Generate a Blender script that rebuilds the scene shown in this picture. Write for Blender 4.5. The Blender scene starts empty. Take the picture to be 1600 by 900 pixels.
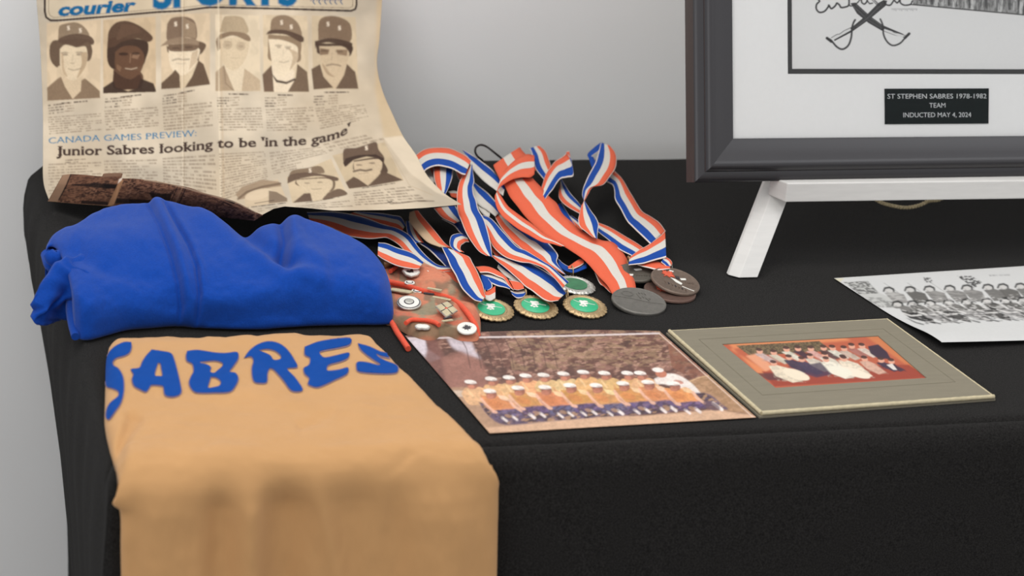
import bpy, bmesh, math, random
import numpy as np
from mathutils import Vector, Matrix
from mathutils.geometry import delaunay_2d_cdt
scn = bpy.context.scene
COL = scn.collection
# ------------------------------------------------------------------ camera
FPX = 3180.9; PITCH = math.radians(19.537); ROLL = math.radians(-4.407); YAW = math.radians(-17.2)
CH = 1.44; TZ = 0.74            # camera height, table-top height (m); camera stands over the origin

def ray(px, py):
    u = np.asarray(px, float) - 800.; v = np.asarray(py, float) - 450.
    c, s = math.cos(ROLL), math.sin(ROLL); u, v = c*u - s*v, s*u + c*v
    y = FPX*math.cos(PITCH) - v*math.sin(PITCH); z = -FPX*math.sin(PITCH) - v*math.cos(PITCH); x = u
    c, s = math.cos(YAW), math.sin(YAW)
    return np.stack([c*x - s*y, s*x + c*y, z + 0*x], -1)/FPX
C0 = np.array([0, 0, CH])
def at(px, py, h=0.0):           # point at height h above the table top
    r = ray(px, py); t = (TZ + h - CH)/r[..., 2]; return C0 + r*t[..., None]
def atY(px, py, Y):
    r = ray(px, py); return C0 + r*(Y/r[..., 1])[..., None]
def atP(px, py, p0, n):
    r = ray(px, py); t = ((p0 - C0)@n)/(r@n); return C0 + r*t[..., None]

cd = bpy.data.cameras.new('camera'); cam = bpy.data.objects.new('camera', cd); COL.objects.link(cam)
f0 = ray(800, 450); rt = (ray(801, 450) - f0)*FPX; up = -(ray(800, 451) - f0)*FPX; bk = -f0
M = Matrix([[rt[0], up[0], bk[0], 0], [rt[1], up[1], bk[1], 0], [rt[2], up[2], bk[2], CH], [0, 0, 0, 1]])
cam.matrix_world = M
cd.sensor_width = 36; cd.lens = FPX*36/1600; cd.clip_start = .05
cd.dof.use_dof = True; cd.dof.focus_distance = 2.06; cd.dof.aperture_fstop = 6.5
scn.camera = cam
# ------------------------------------------------------------------ light
w = bpy.data.worlds.new('room_light'); scn.world = w; w.use_nodes = True
w.node_tree.nodes['Background'].inputs[0].default_value = (.98, .98, 1.0, 1)
w.node_tree.nodes['Background'].inputs[1].default_value = .80
def area(name, loc, target, size, power, col):
    d = bpy.data.lights.new(name, 'AREA'); d.shape = 'RECTANGLE'; d.size, d.size_y = size; d.energy = power; d.color = col
    o = bpy.data.objects.new(name, d); COL.objects.link(o); o.location = loc
    o.rotation_euler = (Vector(target) - Vector(loc)).to_track_quat('-Z', 'Y').to_euler(); return o
area('ceiling_and_fill_light', (-.4, .9, 2.75), (.6, 1.9, .74), (1.3, .7), 12, (1, .96, .9))
area('ceiling_and_fill_light', (2.3, .3, 2.75), (1.0, 1.9, .8), (1.3, .7), 8, (.95, .97, 1))
area('ceiling_and_fill_light', (.7, 1.75, 2.75), (.9, 2.3, 1.0), (1.3, .5), 13, (1, .98, .95))  # extra unseen fill added near the wall to brighten it
area('added_front_fill', (-2.2, -1.4, 1.7), (.6, 1.9, .8), (1.6, 1.4), 16, (.95, .97, 1))  # unseen soft fill added from the front left to lift upright surfaces
scn.view_settings.view_transform = 'Standard'; scn.view_settings.look = 'None'
scn.view_settings.exposure = 0.03; scn.view_settings.gamma = 1
scn.view_settings.use_curve_mapping = False
# ------------------------------------------------------------------ helpers
def lin(c):
    c = np.asarray(c, float)/255.; return np.where(c <= .04045, c/12.92, ((c+.055)/1.055)**2.4)
OFF = {}
def tag(o, label=None, cat=None, group=None, kind=None):
    if label: o['label'] = label
    if cat: o['category'] = cat
    if group: o['group'] = group
    if kind: o['kind'] = kind
    return o
def thing(name, label, cat, loc, group=None):
    o = bpy.data.objects.new(name, None); COL.objects.link(o); o.location = tuple(loc); o.empty_display_size = .02
    OFF[o.name] = np.array(loc, float); return tag(o, label, cat, group)
def link(name, verts, faces, mat, parent=None, colors=None, uvs=None, smooth=True, loc=None):
    """ONE mesh object from world-space vertices"""
    verts = np.asarray(verts, float).reshape(-1, 3)
    if parent is not None: off = OFF[parent.name]
    elif loc is not None: off = np.array(loc, float)
    else:
        mn, mx = verts.min(0), verts.max(0); off = np.array([(mn[0]+mx[0])/2, (mn[1]+mx[1])/2, mn[2]])
    me = bpy.data.meshes.new(name)
    if isinstance(faces, np.ndarray):
        nf, k = faces.shape
        me.vertices.add(len(verts)); me.vertices.foreach_set('co', (verts-off).ravel())
        me.loops.add(nf*k); me.loops.foreach_set('vertex_index', faces.ravel().astype(np.int32))
        me.polygons.add(nf); me.polygons.foreach_set('loop_start', np.arange(0, nf*k, k, dtype=np.int32))
        me.update(calc_edges=True)
    else:
        me.from_pydata([tuple(v) for v in (verts-off)], [], [tuple(f) for f in faces])
    if smooth: me.polygons.foreach_set('use_smooth', np.ones(len(me.polygons), bool))
    if colors is not None:
        ca = me.color_attributes.new('print', 'FLOAT_COLOR', 'POINT')
        c4 = np.ones((len(verts), 4), np.float32); c4[:, :3] = np.asarray(colors).reshape(-1, 3)
        ca.data.foreach_set('color', c4.ravel())
    if uvs is not None:
        ul = me.uv_layers.new(name='UVMap'); idx = np.zeros(len(me.loops), np.int32); me.loops.foreach_get('vertex_index', idx)
        ul.data.foreach_set('uv', np.asarray(uvs, float).reshape(-1, 2)[idx].ravel())
    me.validate(); me.update()
    me.materials.append(mat)
    o = bpy.data.objects.new(name, me); COL.objects.link(o)
    if parent is not None:
        o.parent = parent
        OFF[o.name] = off
    else: o.location = tuple(off); OFF[o.name] = off
    return o
def gridfaces(nv, nu, closeu=False, closev=False):
    i = np.arange(nv if closev else nv-1)[:, None]; j = np.arange(nu if closeu else nu-1)[None, :]
    a = i*nu + j; b = i*nu + (j+1) % nu; c = ((i+1) % nv)*nu + (j+1) % nu; d = ((i+1) % nv)*nu + j
    return np.stack([a+0*b, d+0*b, c+0*a, b+0*a], -1).reshape(-1, 4)
def grid(name, P, mat, parent=None, colors=None, uvs=None, closeu=False, smooth=True, thick=0, off=-1, loc=None):
    nv, nu = P.shape[:2]
    o = link(name, P, gridfaces(nv, nu, closeu), mat, parent, colors, uvs, smooth, loc)
    if thick:
        m = o.modifiers.new('thickness', 'SOLIDIFY'); m.thickness = thick; m.offset = off
    return o
class MB:
    def __init__(s): s.v = []; s.f = []
    def add(s, v, f):
        n = len(s.v); s.v += [tuple(map(float, p)) for p in v]; s.f += [tuple(int(n+i) for i in q) for q in f]; return s
    def prism(s, pts, d):           # closed polygon extruded by vector d
        n = len(pts); pts = [np.array(p, float) for p in pts]; d = np.array(d, float)
        f = [tuple(range(n)), tuple(range(2*n-1, n-1, -1))] + [(i, i+n, (i+1) % n + n, (i+1) % n) for i in range(n)]
        return s.add(pts + [p + d for p in pts], f)
    def tube(s, path, r, n=8, closed=False):
        path = np.array(path, float); m = len(path); V = []
        rr = np.broadcast_to(np.array(r, float), (m,))
        up = np.array([0, 0, 1.])
        for i in range(m):
            t = path[(i+1) % m if closed else min(i+1, m-1)] - path[(i-1) % m if closed else max(i-1, 0)]
            t /= np.linalg.norm(t)+1e-12; a = np.cross(t, up)
            if np.linalg.norm(a) < 1e-3: a = np.cross(t, [1, 0, 0])
            a /= np.linalg.norm(a); b = np.cross(a, t)
            for k in range(n): an = 2*math.pi*k/n; V.append(path[i] + rr[i]*(a*math.cos(an) + b*math.sin(an)))
        F = []
        for i in range(m if closed else m-1):
            for k in range(n): F.append((i*n+k, i*n+(k+1) % n, ((i+1) % m)*n+(k+1) % n, ((i+1) % m)*n+k))
        if not closed: F.append(tuple(range(n))[::-1]); F.append(tuple(range((m-1)*n, m*n)))
        return s.add(V, F)
    def lathe(s, prof, c, ax=(0, 0, 1), n=40, xa=None, mod=None):   # prof [(r,h)], closed with caps when r=0
        ax = np.array(ax, float); ax /= np.linalg.norm(ax)
        xa = np.array([1, 0, 0.]) if xa is None else np.array(xa, float)
        xa = xa - ax*(xa@ax); xa /= np.linalg.norm(xa); ya = np.cross(ax, xa); V = []; m = len(prof)
        for (r, h) in prof:
            for k in range(n):
                an = 2*math.pi*k/n; q = r*(mod(an, r) if mod else 1)
                V.append(np.array(c) + ax*h + q*(xa*math.cos(an) + ya*math.sin(an)))
        F = [(i*n+k, i*n+(k+1) % n, (i+1)*n+(k+1) % n, (i+1)*n+k) for i in range(m-1) for k in range(n)]
        F.append(tuple(range(n))[::-1]); F.append(tuple(range((m-1)*n, m*n)))
        return s.add(V, F)
    def link(s, name, mat, parent=None, smooth=False, bevel=0, seg=2, **k):
        o = link(name, s.v, s.f, mat, parent, smooth=smooth, **k)
        bm = bmesh.new(); bm.from_mesh(o.data); bmesh.ops.recalc_face_normals(bm, faces=bm.faces[:]); bm.to_mesh(o.data); bm.free()
        if bevel:
            m = o.modifiers.new('bevel', 'BEVEL'); m.width = bevel; m.segments = seg; m.limit_method = 'ANGLE'
        if smooth: o.data.set_sharp_from_angle(angle=math.radians(50))
        return o
def catmull(P, n):
    """smooth curve through control rows P (m,k), n samples per span"""
    P = np.array(P, float); Q = np.vstack([2*P[0]-P[1], P, 2*P[-1]-P[-2]]); out = []
    for i in range(1, len(Q)-2):
        for t in np.arange(n)/n:
            a, b, c, d = Q[i-1], Q[i], Q[i+1], Q[i+2]
            out.append(.5*((2*b) + (-a+c)*t + (2*a-5*b+4*c-d)*t*t + (-a+3*b-3*c+d)*t**3))
    out.append(Q[-2]); return np.array(out)
def resamp(P, t):
    """polyline at normalised arc-length positions t"""
    P = np.array(P, float); d = np.r_[0, np.cumsum(np.linalg.norm(np.diff(P, axis=0), axis=1))]; d /= d[-1]
    return np.stack([np.interp(t, d, P[:, k]) for k in range(P.shape[1])], -1)
# value noise on arrays
def hash2(i, j, s=0):
    with np.errstate(over='ignore'):
        n = (i.astype(np.int64)*374761393 + j.astype(np.int64)*668265263 + s*1442695041)
        n = (n ^ (n >> 13))*1274126177; n = n ^ (n >> 16)
    return (n & 0xffff)/65535.
def vnoise(x, y, s=0):
    xi = np.floor(x); yi = np.floor(y); fx = x-xi; fy = y-yi; fx = fx*fx*(3-2*fx); fy = fy*fy*(3-2*fy)
    a = hash2(xi, yi, s); b = hash2(xi+1, yi, s); c = hash2(xi, yi+1, s); d = hash2(xi+1, yi+1, s)
    return (a*(1-fx)+b*fx)*(1-fy) + (c*(1-fx)+d*fx)*fy
def fbm(x, y, s=0, o=4):
    r = 0; a = .5
    for k in range(o): r = r + a*vnoise(x*2**k, y*2**k, s+k*7); a *= .5
    return r/(1-.5**o)
def gline(px, py, pts, w):
    """1 on a polyline falling off like a bell of width w"""
    d = np.full(np.shape(px), 1e9)
    for (x0, y0), (x1, y1) in zip(pts[:-1], pts[1:]):
        L = (x1-x0)**2+(y1-y0)**2+1e-9; t = np.clip(((px-x0)*(x1-x0)+(py-y0)*(y1-y0))/L, 0, 1)
        d = np.minimum(d, (px-x0-t*(x1-x0))**2+(py-y0-t*(y1-y0))**2)
    return np.exp(-d/(w*w))
# ------------------------------------------------------------------ materials
def mat(name, col=(200, 200, 200), rough=.6, metal=0, noise=0, nscale=60, bump=0, bscale=300, attr=None, sheen=0, spec=.5, ramp=None, col2=None, coat=0, stretch=None):
    m = bpy.data.materials.new(name); m.use_nodes = True; nt = m.node_tree; N = nt.nodes; L = nt.links
    b = N['Principled BSDF']; b.inputs['Roughness'].default_value = rough; b.inputs['Metallic'].default_value = metal
    b.inputs['Specular IOR Level'].default_value = spec
    if sheen: b.inputs['Sheen Weight'].default_value = sheen; b.inputs['Sheen Roughness'].default_value = .5
    if coat: b.inputs['Coat Weight'].default_value = coat; b.inputs['Coat Roughness'].default_value = .2
    tc = N.new('ShaderNodeTexCoord'); src = None
    if attr:
        a = N.new('ShaderNodeAttribute'); a.attribute_name = attr; src = a.outputs['Color']
    elif ramp:
        sp = N.new('ShaderNodeSeparateXYZ'); L.new(tc.outputs['UV'], sp.inputs[0])
        r = N.new('ShaderNodeValToRGB'); r.color_ramp.interpolation = 'CONSTANT'; el = r.color_ramp.elements
        while len(el) < len(ramp): el.new(.5)
        for e, (p, c) in zip(el, ramp): e.position = p
        for e, (p, c) in zip(el, ramp): e.color = (*lin(c), 1)
        L.new(sp.outputs[0], r.inputs[0]); src = r.outputs[0]
    else:
        rg = N.new('ShaderNodeRGB'); rg.outputs[0].default_value = (*lin(col), 1); src = rg.outputs[0]
    if noise:
        n = N.new('ShaderNodeTexNoise'); n.inputs['Scale'].default_value = nscale; n.inputs['Detail'].default_value = 3
        if stretch:
            mp = N.new('ShaderNodeMapping'); mp.inputs['Scale'].default_value = stretch
            L.new(tc.outputs['Object'], mp.inputs[0]); L.new(mp.outputs[0], n.inputs['Vector'])
        else: L.new(tc.outputs['Object'], n.inputs['Vector'])
        if col2 is not None:
            mr = N.new('ShaderNodeMapRange'); mr.inputs[1].default_value = .4; mr.inputs[2].default_value = .62
            L.new(n.outputs[0], mr.inputs[0])
            mx = N.new('ShaderNodeMix'); mx.data_type = 'RGBA'; L.new(mr.outputs[0], mx.inputs[0]); L.new(src, mx.inputs[6])
            mx.inputs[7].default_value = (*lin(col2), 1); src = mx.outputs[2]
        else:
            mr = N.new('ShaderNodeMapRange'); mr.inputs[1].default_value = .25; mr.inputs[2].default_value = .75
            mr.inputs[3].default_value = 1-noise; mr.inputs[4].default_value = 1+noise; L.new(n.outputs[0], mr.inputs[0])
            vm = N.new('ShaderNodeVectorMath'); vm.operation = 'SCALE'; L.new(src, vm.inputs[0]); L.new(mr.outputs[0], vm.inputs['Scale']); src = vm.outputs[0]
    L.new(src, b.inputs['Base Color'])
    if bump:
        n2 = N.new('ShaderNodeTexNoise'); n2.inputs['Scale'].default_value = bscale; n2.inputs['Detail'].default_value = 2
        L.new(tc.outputs['Object'], n2.inputs['Vector'])
        bp = N.new('ShaderNodeBump'); bp.inputs['Strength'].default_value = bump; bp.inputs['Distance'].default_value = .001
        L.new(n2.outputs[0], bp.inputs['Height']); L.new(bp.outputs[0], b.inputs['Normal'])
    return m
ORANGE = (218, 98, 68); WHITE = (206, 201, 192); BLUE = (12, 66, 150); EDGE = (222, 210, 202); NAVY = (20, 46, 110)
def rampmat(name, r): return mat(name, rough=.75, ramp=r, noise=.06, nscale=900, bump=.15, bscale=1500, spec=.2)
MT = dict(
 wall=mat('painted_wall', (236, 236, 235), .9, noise=.02, nscale=6, bump=.1, bscale=120),
 floor=mat('floor_carpet', (120, 116, 110), .95, noise=.15, nscale=200),
 cloth=mat('black_tablecloth', (35, 34, 33), 1.0, noise=.75, nscale=800, bump=.7, bscale=1000, sheen=.02, spec=.08),
 blue=mat('royal_blue_fleece', (10, 62, 150), .95, noise=.10, nscale=420, bump=.35, bscale=700, sheen=.1, spec=.15),
 jersey=mat('gold_jersey_knit', (191, 146, 97), .85, noise=.03, nscale=25, bump=.12, bscale=900, sheen=.1, spec=.25),
 vinyl=mat('blue_vinyl_letter', (0, 66, 146), .7, noise=.05, nscale=40, spec=.12),
 outl=mat('grey_letter_outline', (122, 100, 118), .7, noise=.04, nscale=60),
 news=mat('newsprint', attr='print', rough=.9, noise=.05, nscale=45, spec=.2, bump=.06, bscale=500),
 photo=mat('photo_print', attr='print', rough=.55, spec=.25, noise=.02, nscale=300),
 art=mat('artwork_print', attr='print', rough=.7, noise=.01, nscale=300),
 card=mat('olive_grey_card', (124, 117, 100), .85, noise=.05, nscale=30, bump=.15, bscale=600, stretch=(1, 6, 1)),
 cream=mat('cream_card_edge', (190, 178, 146), .8, noise=.12, nscale=250),
 frame=mat('black_satin_frame', (38, 36, 39), .34, spec=.6, noise=.05, nscale=500, bump=.05, bscale=900),
 frameside=mat('dark_brown_frame_side', (60, 50, 48), .5, noise=.12, nscale=400),
 matb=mat('white_mat_board', (230, 230, 228), .9, noise=.01, nscale=200),
 artb=mat('artwork_paper', (220, 220, 218), .7, noise=.01, nscale=300),
 matk=mat('black_mat_line', (58, 58, 58), .9, noise=.05, nscale=200),
 plaque=mat('black_plaque', (22, 28, 28), .8, spec=.1, noise=.08, nscale=300),
 engr=mat('silver_engraving', (205, 208, 208), .5, noise=.03, nscale=200),
 easel=mat('white_painted_wood', (212, 210, 206), .45, noise=.04, nscale=40, bump=.05, bscale=200, stretch=(1, 1, 8)),
 brass=mat('beaded_brass', (190, 174, 138), .5, .3, noise=.2, nscale=400),
 gold=mat('antique_gold', (178, 152, 112), .36, .55, noise=.18, nscale=260, bump=.3, bscale=500),
 silver=mat('tarnished_silver', (190, 188, 180), .35, .6, noise=.25, nscale=260, bump=.3, bscale=500),
 pewter=mat('pewter', (112, 109, 103), .42, .45, noise=.15, nscale=220, bump=.25, bscale=700),
 pewter2=mat('dark_pewter', (98, 93, 84), .5, .4, noise=.15, nscale=260, bump=.3, bscale=600),
 bronze=mat('worn_bronze', (116, 100, 88), .42, .45, noise=.15, nscale=260, bump=.3, bscale=600),
 bronze2=mat('reddish_bronze', (104, 80, 70), .5, .4, noise=.15, nscale=260, bump=.3, bscale=600),
 green=mat('green_enamel', (48, 172, 122), .35, noise=.04, nscale=300),
 dgreen=mat('dark_green_enamel', (40, 110, 70), .3, noise=.25, nscale=200),
 wht=mat('white_enamel', (226, 224, 216), .4, noise=.04, nscale=300),
 red=mat('orange_red_enamel', (208, 86, 58), .5, noise=.08, nscale=300),
 dark=mat('dark_enamel', (52, 46, 50), .5, noise=.1, nscale=300),
 cord=mat('orange_red_cord', (222, 84, 56), .8, noise=.10, nscale=600, bump=.4, bscale=900),
 blackcord=mat('black_cord', (28, 18, 16), .7, noise=.1, nscale=300),
 cap=mat('faded_cap_cloth', attr='print', rough=.95, noise=.08, nscale=260, bump=.4, bscale=500),
 RWB=rampmat('red_white_blue_ribbon', [(0, EDGE), (.05, BLUE), (.36, WHITE), (.67, ORANGE), (.965, EDGE)]),
 RWR=rampmat('red_white_red_ribbon', [(0, ORANGE), (.36, WHITE), (.64, ORANGE)]),
 BW=rampmat('blue_white_ribbon_side', [(0, EDGE), (.08, BLUE), (.5, WHITE)]),
 B=rampmat('blue_ribbon_side', [(0, EDGE), (.12, NAVY), (.99, NAVY)]),
 BB=rampmat('bright_blue_ribbon_side', [(0, BLUE), (.9, EDGE)]),
 R=rampmat('red_ribbon_side', [(0, EDGE), (.10, ORANGE), (.99, EDGE)]),
 RW=rampmat('red_white_ribbon_side', [(0, ORANGE), (.55, WHITE)]),
 WR=rampmat('white_red_ribbon_side', [(0, (200, 172, 140)), (.55, ORANGE), (.97, EDGE)]),
)
def glassmat():
    m = bpy.data.materials.new('picture_glass'); m.use_nodes = True; nt = m.node_tree; nt.nodes.clear()
    o = nt.nodes.new('ShaderNodeOutputMaterial'); t = nt.nodes.new('ShaderNodeBsdfTransparent'); g = nt.nodes.new('ShaderNodeBsdfGlossy')
    g.inputs['Roughness'].default_value = .25; fr = nt.nodes.new('ShaderNodeFresnel'); fr.inputs[0].default_value = 1.16
    mx = nt.nodes.new('ShaderNodeMixShader'); nt.links.new(fr.outputs[0], mx.inputs[0]); nt.links.new(t.outputs[0], mx.inputs[1]); nt.links.new(g.outputs[0], mx.inputs[2])
    nt.links.new(mx.outputs[0], o.inputs[0]); return m
MT['glass'] = glassmat()
# ------------------------------------------------------------------ flat print: a small painter in numpy
class Canvas:
    def __init__(s, x0, y0, x1, y1, sc, bg):
        s.x0, s.y0, s.sc = x0, y0, sc; s.w = int((x1-x0)*sc); s.h = int((y1-y0)*sc)
        s.a = np.empty((s.h, s.w, 3), np.float32); s.a[:] = lin(bg)
        s.X, s.Y = np.meshgrid(x0+(np.arange(s.w)+.5)/sc, y0+(np.arange(s.h)+.5)/sc)
    def box(s, x0, y0, x1, y1, pad=1):
        i0 = max(0, int((y0-pad-s.y0)*s.sc)); i1 = min(s.h, int((y1+pad-s.y0)*s.sc)+2)
        j0 = max(0, int((x0-pad-s.x0)*s.sc)); j1 = min(s.w, int((x1+pad-s.x0)*s.sc)+2)
        return (slice(i0, max(i0, i1)), slice(j0, max(j0, j1)))
    def put(s, sl, m, col, a=1., blur=0):
        if m.size == 0: return
        m = m.astype(np.float32)
        for _ in range(2 if blur else 0): m = boxblur(m, max(1, int(blur*s.sc/2)))
        m = (m*a)[..., None]; s.a[sl] = s.a[sl]*(1-m) + lin(col)*m
    def poly(s, pts, col, a=1., blur=0):
        p = np.array(pts, float); sl = s.box(p[:, 0].min(), p[:, 1].min(), p[:, 0].max(), p[:, 1].max(), 1+blur*2)
        s.put(sl, inpoly(s.X[sl], s.Y[sl], p), col, a, blur)
    def ell(s, cx, cy, rx, ry, col, a=1., rot=0, blur=0):
        r = max(rx, ry); sl = s.box(cx-r, cy-r, cx+r, cy+r, 1+blur*2); x = s.X[sl]-cx; y = s.Y[sl]-cy; c, n = math.cos(rot), math.sin(rot)
        s.put(sl, ((c*x+n*y)/rx)**2+((-n*x+c*y)/ry)**2 < 1, col, a, blur)
    def line(s, pts, wd, col, a=1., blur=0):
        p = np.array(pts, float)
        sl = s.box(p[:, 0].min()-wd, p[:, 1].min()-wd, p[:, 0].max()+wd, p[:, 1].max()+wd, 1+blur*2)
        if s.X[sl].size == 0: return
        d = -np.log(np.maximum(gline(s.X[sl], s.Y[sl], [tuple(q) for q in p], 1.), 1e-30))
        s.put(sl, np.sqrt(d) < wd/2, col, a, blur)
    def noise(s, quad, col, a, sx, sy, seed=0, thr=.5, soft=.15, skew=0, o=3):
        p = np.array(quad, float); sl = s.box(p[:, 0].min(), p[:, 1].min(), p[:, 0].max(), p[:, 1].max())
        X, Y = s.X[sl], s.Y[sl]; n = fbm((X+skew*Y)/sx, Y/sy, seed, o)
        s.put(sl, inpoly(X, Y, p)*np.clip((n-thr)/soft+.5, 0, 1), col, a)
    def text_block(s, quad, n, col, a, seed=0):
        """body type too small to read: n rows of broken dark dashes inside TL,TR,BR,BL"""
        TL, TR, BR, BL = [np.array(q, float) for q in quad]
        p = np.array(quad); sl = s.box(p[:, 0].min(), p[:, 1].min(), p[:, 0].max(), p[:, 1].max()); X, Y = s.X[sl], s.Y[sl]
        u = np.full(X.shape, .5); v = u.copy()
        for _ in range(5):
            x = (1-v)*((1-u)*TL[0]+u*TR[0])+v*((1-u)*BL[0]+u*BR[0]); y = (1-v)*((1-u)*TL[1]+u*TR[1])+v*((1-u)*BL[1]+u*BR[1])
            xu = (1-v)*(TR[0]-TL[0])+v*(BR[0]-BL[0]); yu = (1-v)*(TR[1]-TL[1])+v*(BR[1]-BL[1])
            xv = (1-u)*(BL[0]-TL[0])+u*(BR[0]-TR[0]); yv = (1-u)*(BL[1]-TL[1])+u*(BR[1]-TR[1]); D = xu*yv-xv*yu
            u, v = u+((X-x)*yv-(Y-y)*xv)/D, v+((Y-y)*xu-(X-x)*yu)/D
        ins = (u > 0) & (u < 1) & (v > 0) & (v < 1); row = np.floor(v*n); fr = v*n-row
        L = np.linalg.norm(TR-TL)
        nz = vnoise(u*L/1.7+row*31.7, row*3.1+.5, seed); wd = vnoise(u*L/6+row*17.3, row*1.7+.5, seed+3)
        end = hash2(row, row*0+seed, 5); last = np.where(end > .8, .35+end*.5, 1.0)
        m = ins*np.clip(1.6-np.abs(fr-.5)*4.2, 0, 1)*np.clip(nz*1.5, .25, 1)*(wd > .22)*(u < last)
        s.put(sl, m, col, a)
    def tris(s, T, col, a=1.):
        x0, y0 = T.reshape(-1, 2).min(0); x1, y1 = T.reshape(-1, 2).max(0); sl = s.box(x0, y0, x1, y1)
        if s.X[sl].size == 0: return
        acc = np.zeros(s.X[sl].shape, bool); oi, oj = sl[0].start, sl[1].start
        for t in T:
            q = s.box(t[:, 0].min(), t[:, 1].min(), t[:, 0].max(), t[:, 1].max(), 0); X, Y = s.X[q], s.Y[q]
            if X.size == 0: continue
            d = [(t[(k+1) % 3, 0]-t[k, 0])*(Y-t[k, 1])-(t[(k+1) % 3, 1]-t[k, 1])*(X-t[k, 0]) for k in range(3)]
            m = ((d[0] >= 0) & (d[1] >= 0) & (d[2] >= 0)) | ((d[0] <= 0) & (d[1] <= 0) & (d[2] <= 0))
            acc[q[0].start-oi:q[0].stop-oi, q[1].start-oj:q[1].stop-oj] |= m
        s.put(sl, acc, col, a)
    def text(s, txt, path, size, col, a=1., bold=0, shear=0, serif=0):
        """lettering along a gently bent baseline; serif adds slab feet to the stems"""
        V, Tn, W = font_tris(txt, bold, shear); R = 56; g = Canvas(-.2, -.35, W+.2, 1.05, R, (0, 0, 0)); K = g
        g.a[:] = 0; P2 = V*[1, -1]+[0, .75]; g.tris(P2[Tn], (255, 255, 255)); m = g.a[..., 0] > .5
        if serif:
            e = int(.062*R); out = m.copy()
            yrow = lambda v: int((.75-v+.35)*R)
            for lo, hi in ((0, .07), (.44, .51), (.65, .73)):
                for r in range(yrow(hi), yrow(lo)+1):
                    if not 0 <= r < m.shape[0]: continue
                    row = np.r_[0, m[r].astype(int), 0]; st = np.flatnonzero(np.diff(row) == 1); en = np.flatnonzero(np.diff(row) == -1)
                    up_ = m[min(max(r+int((.16 if lo == 0 else -.16)*-R), 0), m.shape[0]-1)]
                    for x0, x1 in zip(st, en):
                        if x1-x0 < .19*R and up_[x0:x1].mean() > .6: gl = x0-(en[en <= x0].max() if (en <= x0).any() else -99); gr = (st[st >= x1].min() if (st >= x1).any() else 9999)-x1; out[r, max(0, x0-min(e, int(gl*.3))):x1+min(e, int(gr*.3))] = True
            m = out
        m = boxblur(m.astype(np.float32), 1)
        p = np.array(path, float); d = np.r_[0, np.cumsum(np.linalg.norm(np.diff(p, axis=0), axis=1))]
        sl = s.box(p[:, 0].min()-size*.3, p[:, 1].min()-size*1.1, p[:, 0].max()+size*.3, p[:, 1].max()+size*.4); X, Y = s.X[sl], s.Y[sl]
        if X.size == 0: return
        def ext(x, xp, fp): return np.interp(x, xp, fp)+np.where(x > xp[-1], x-xp[-1], 0)*(fp[-1]-fp[-2])/(xp[-1]-xp[-2])-np.where(x < xp[0], xp[0]-x, 0)*(fp[1]-fp[0])/(xp[1]-xp[0])
        by = ext(X, p[:, 0], p[:, 1]); sa = ext(X, p[:, 0], d); u = sa/d[-1]*W; v = (by-Y)/size
        j = ((u+.2)*R).astype(int); i_ = ((.75-v+.35)*R).astype(int); ok = (j >= 0) & (j < m.shape[1]) & (i_ >= 0) & (i_ < m.shape[0])
        mk = np.where(ok, m[np.clip(i_, 0, m.shape[0]-1), np.clip(j, 0, m.shape[1]-1)], 0)
        s.put(sl, mk, col, a)
    def sample(s, px, py):
        A = s.a
        u = np.clip((px-s.x0)*s.sc-.5, 0, s.w-1.001); v = np.clip((py-s.y0)*s.sc-.5, 0, s.h-1.001)
        i = v.astype(int); j = u.astype(int); fu = (u-j)[..., None]; fv = (v-i)[..., None]
        return (A[i, j]*(1-fu)+A[i, j+1]*fu)*(1-fv)+(A[i+1, j]*(1-fu)+A[i+1, j+1]*fu)*fv
    def soften(s, r):
        for k in range(3): s.a[..., k] = boxblur(s.a[..., k], r)
def boxblur(m, r):
    if r < 1: return m
    for ax in (0, 1):
        n = m.shape[ax]; c = np.cumsum(np.pad(m, [(r+1, r) if k == ax else (0, 0) for k in (0, 1)], mode='edge'), axis=ax, dtype=np.float64)
        m = ((np.take(c, np.arange(2*r+1, n+2*r+1), ax)-np.take(c, np.arange(0, n), ax))/(2*r+1)).astype(np.float32)
    return m
def inpoly(X, Y, p):
    c = np.zeros(X.shape, bool); n = len(p)
    for i in range(n):
        x0, y0 = p[i]; x1, y1 = p[(i+1) % n]
        if y0 == y1: continue
        c ^= ((y0 > Y) != (y1 > Y)) & (X < (x1-x0)*(Y-y0)/(y1-y0)+x0)
    return c
_fc = {}
def font_tris(txt, bold=0, shear=0, serif=0):
    k = (txt, bold, shear)
    if k not in _fc:
        cu = bpy.data.curves.new('lettering', 'FONT'); cu.body = txt; cu.offset = bold; cu.shear = shear; cu.resolution_u = 3
        o = bpy.data.objects.new('lettering', cu); COL.objects.link(o); dg = bpy.context.evaluated_depsgraph_get(); dg.update()
        me = bpy.data.meshes.new_from_object(o.evaluated_get(dg)); me.calc_loop_triangles()
        V = np.array([v.co[:2] for v in me.vertices]); T = np.array([t.vertices[:] for t in me.loop_triangles])
        V[:, 0] -= V[:, 0].min(); bpy.data.objects.remove(o); bpy.data.curves.remove(cu); bpy.data.meshes.remove(me)
        _fc[k] = (V, T, V[:, 0].max())
    return _fc[k]
# ================================================================== SETTING
def plane_box(name, lo, hi, m):
    b = MB(); x0, y0, z0 = lo; x1, y1, z1 = hi
    b.prism([(x0, y0, z0), (x1, y0, z0), (x1, y1, z0), (x0, y1, z0)], (0, 0, z1-z0))
    return tag(b.link(name, m), kind='structure')
plane_box('wall_back', (-1.6, 2.44, 0), (3.4, 2.54, 2.8), MT['wall'])
plane_box('floor', (-1.6, -2.5, -.05), (3.4, 2.44, 0), MT['floor'])
plane_box('baseboard_back', (-1.6, 2.425, 0), (3.4, 2.44, .09), MT['easel'])
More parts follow.
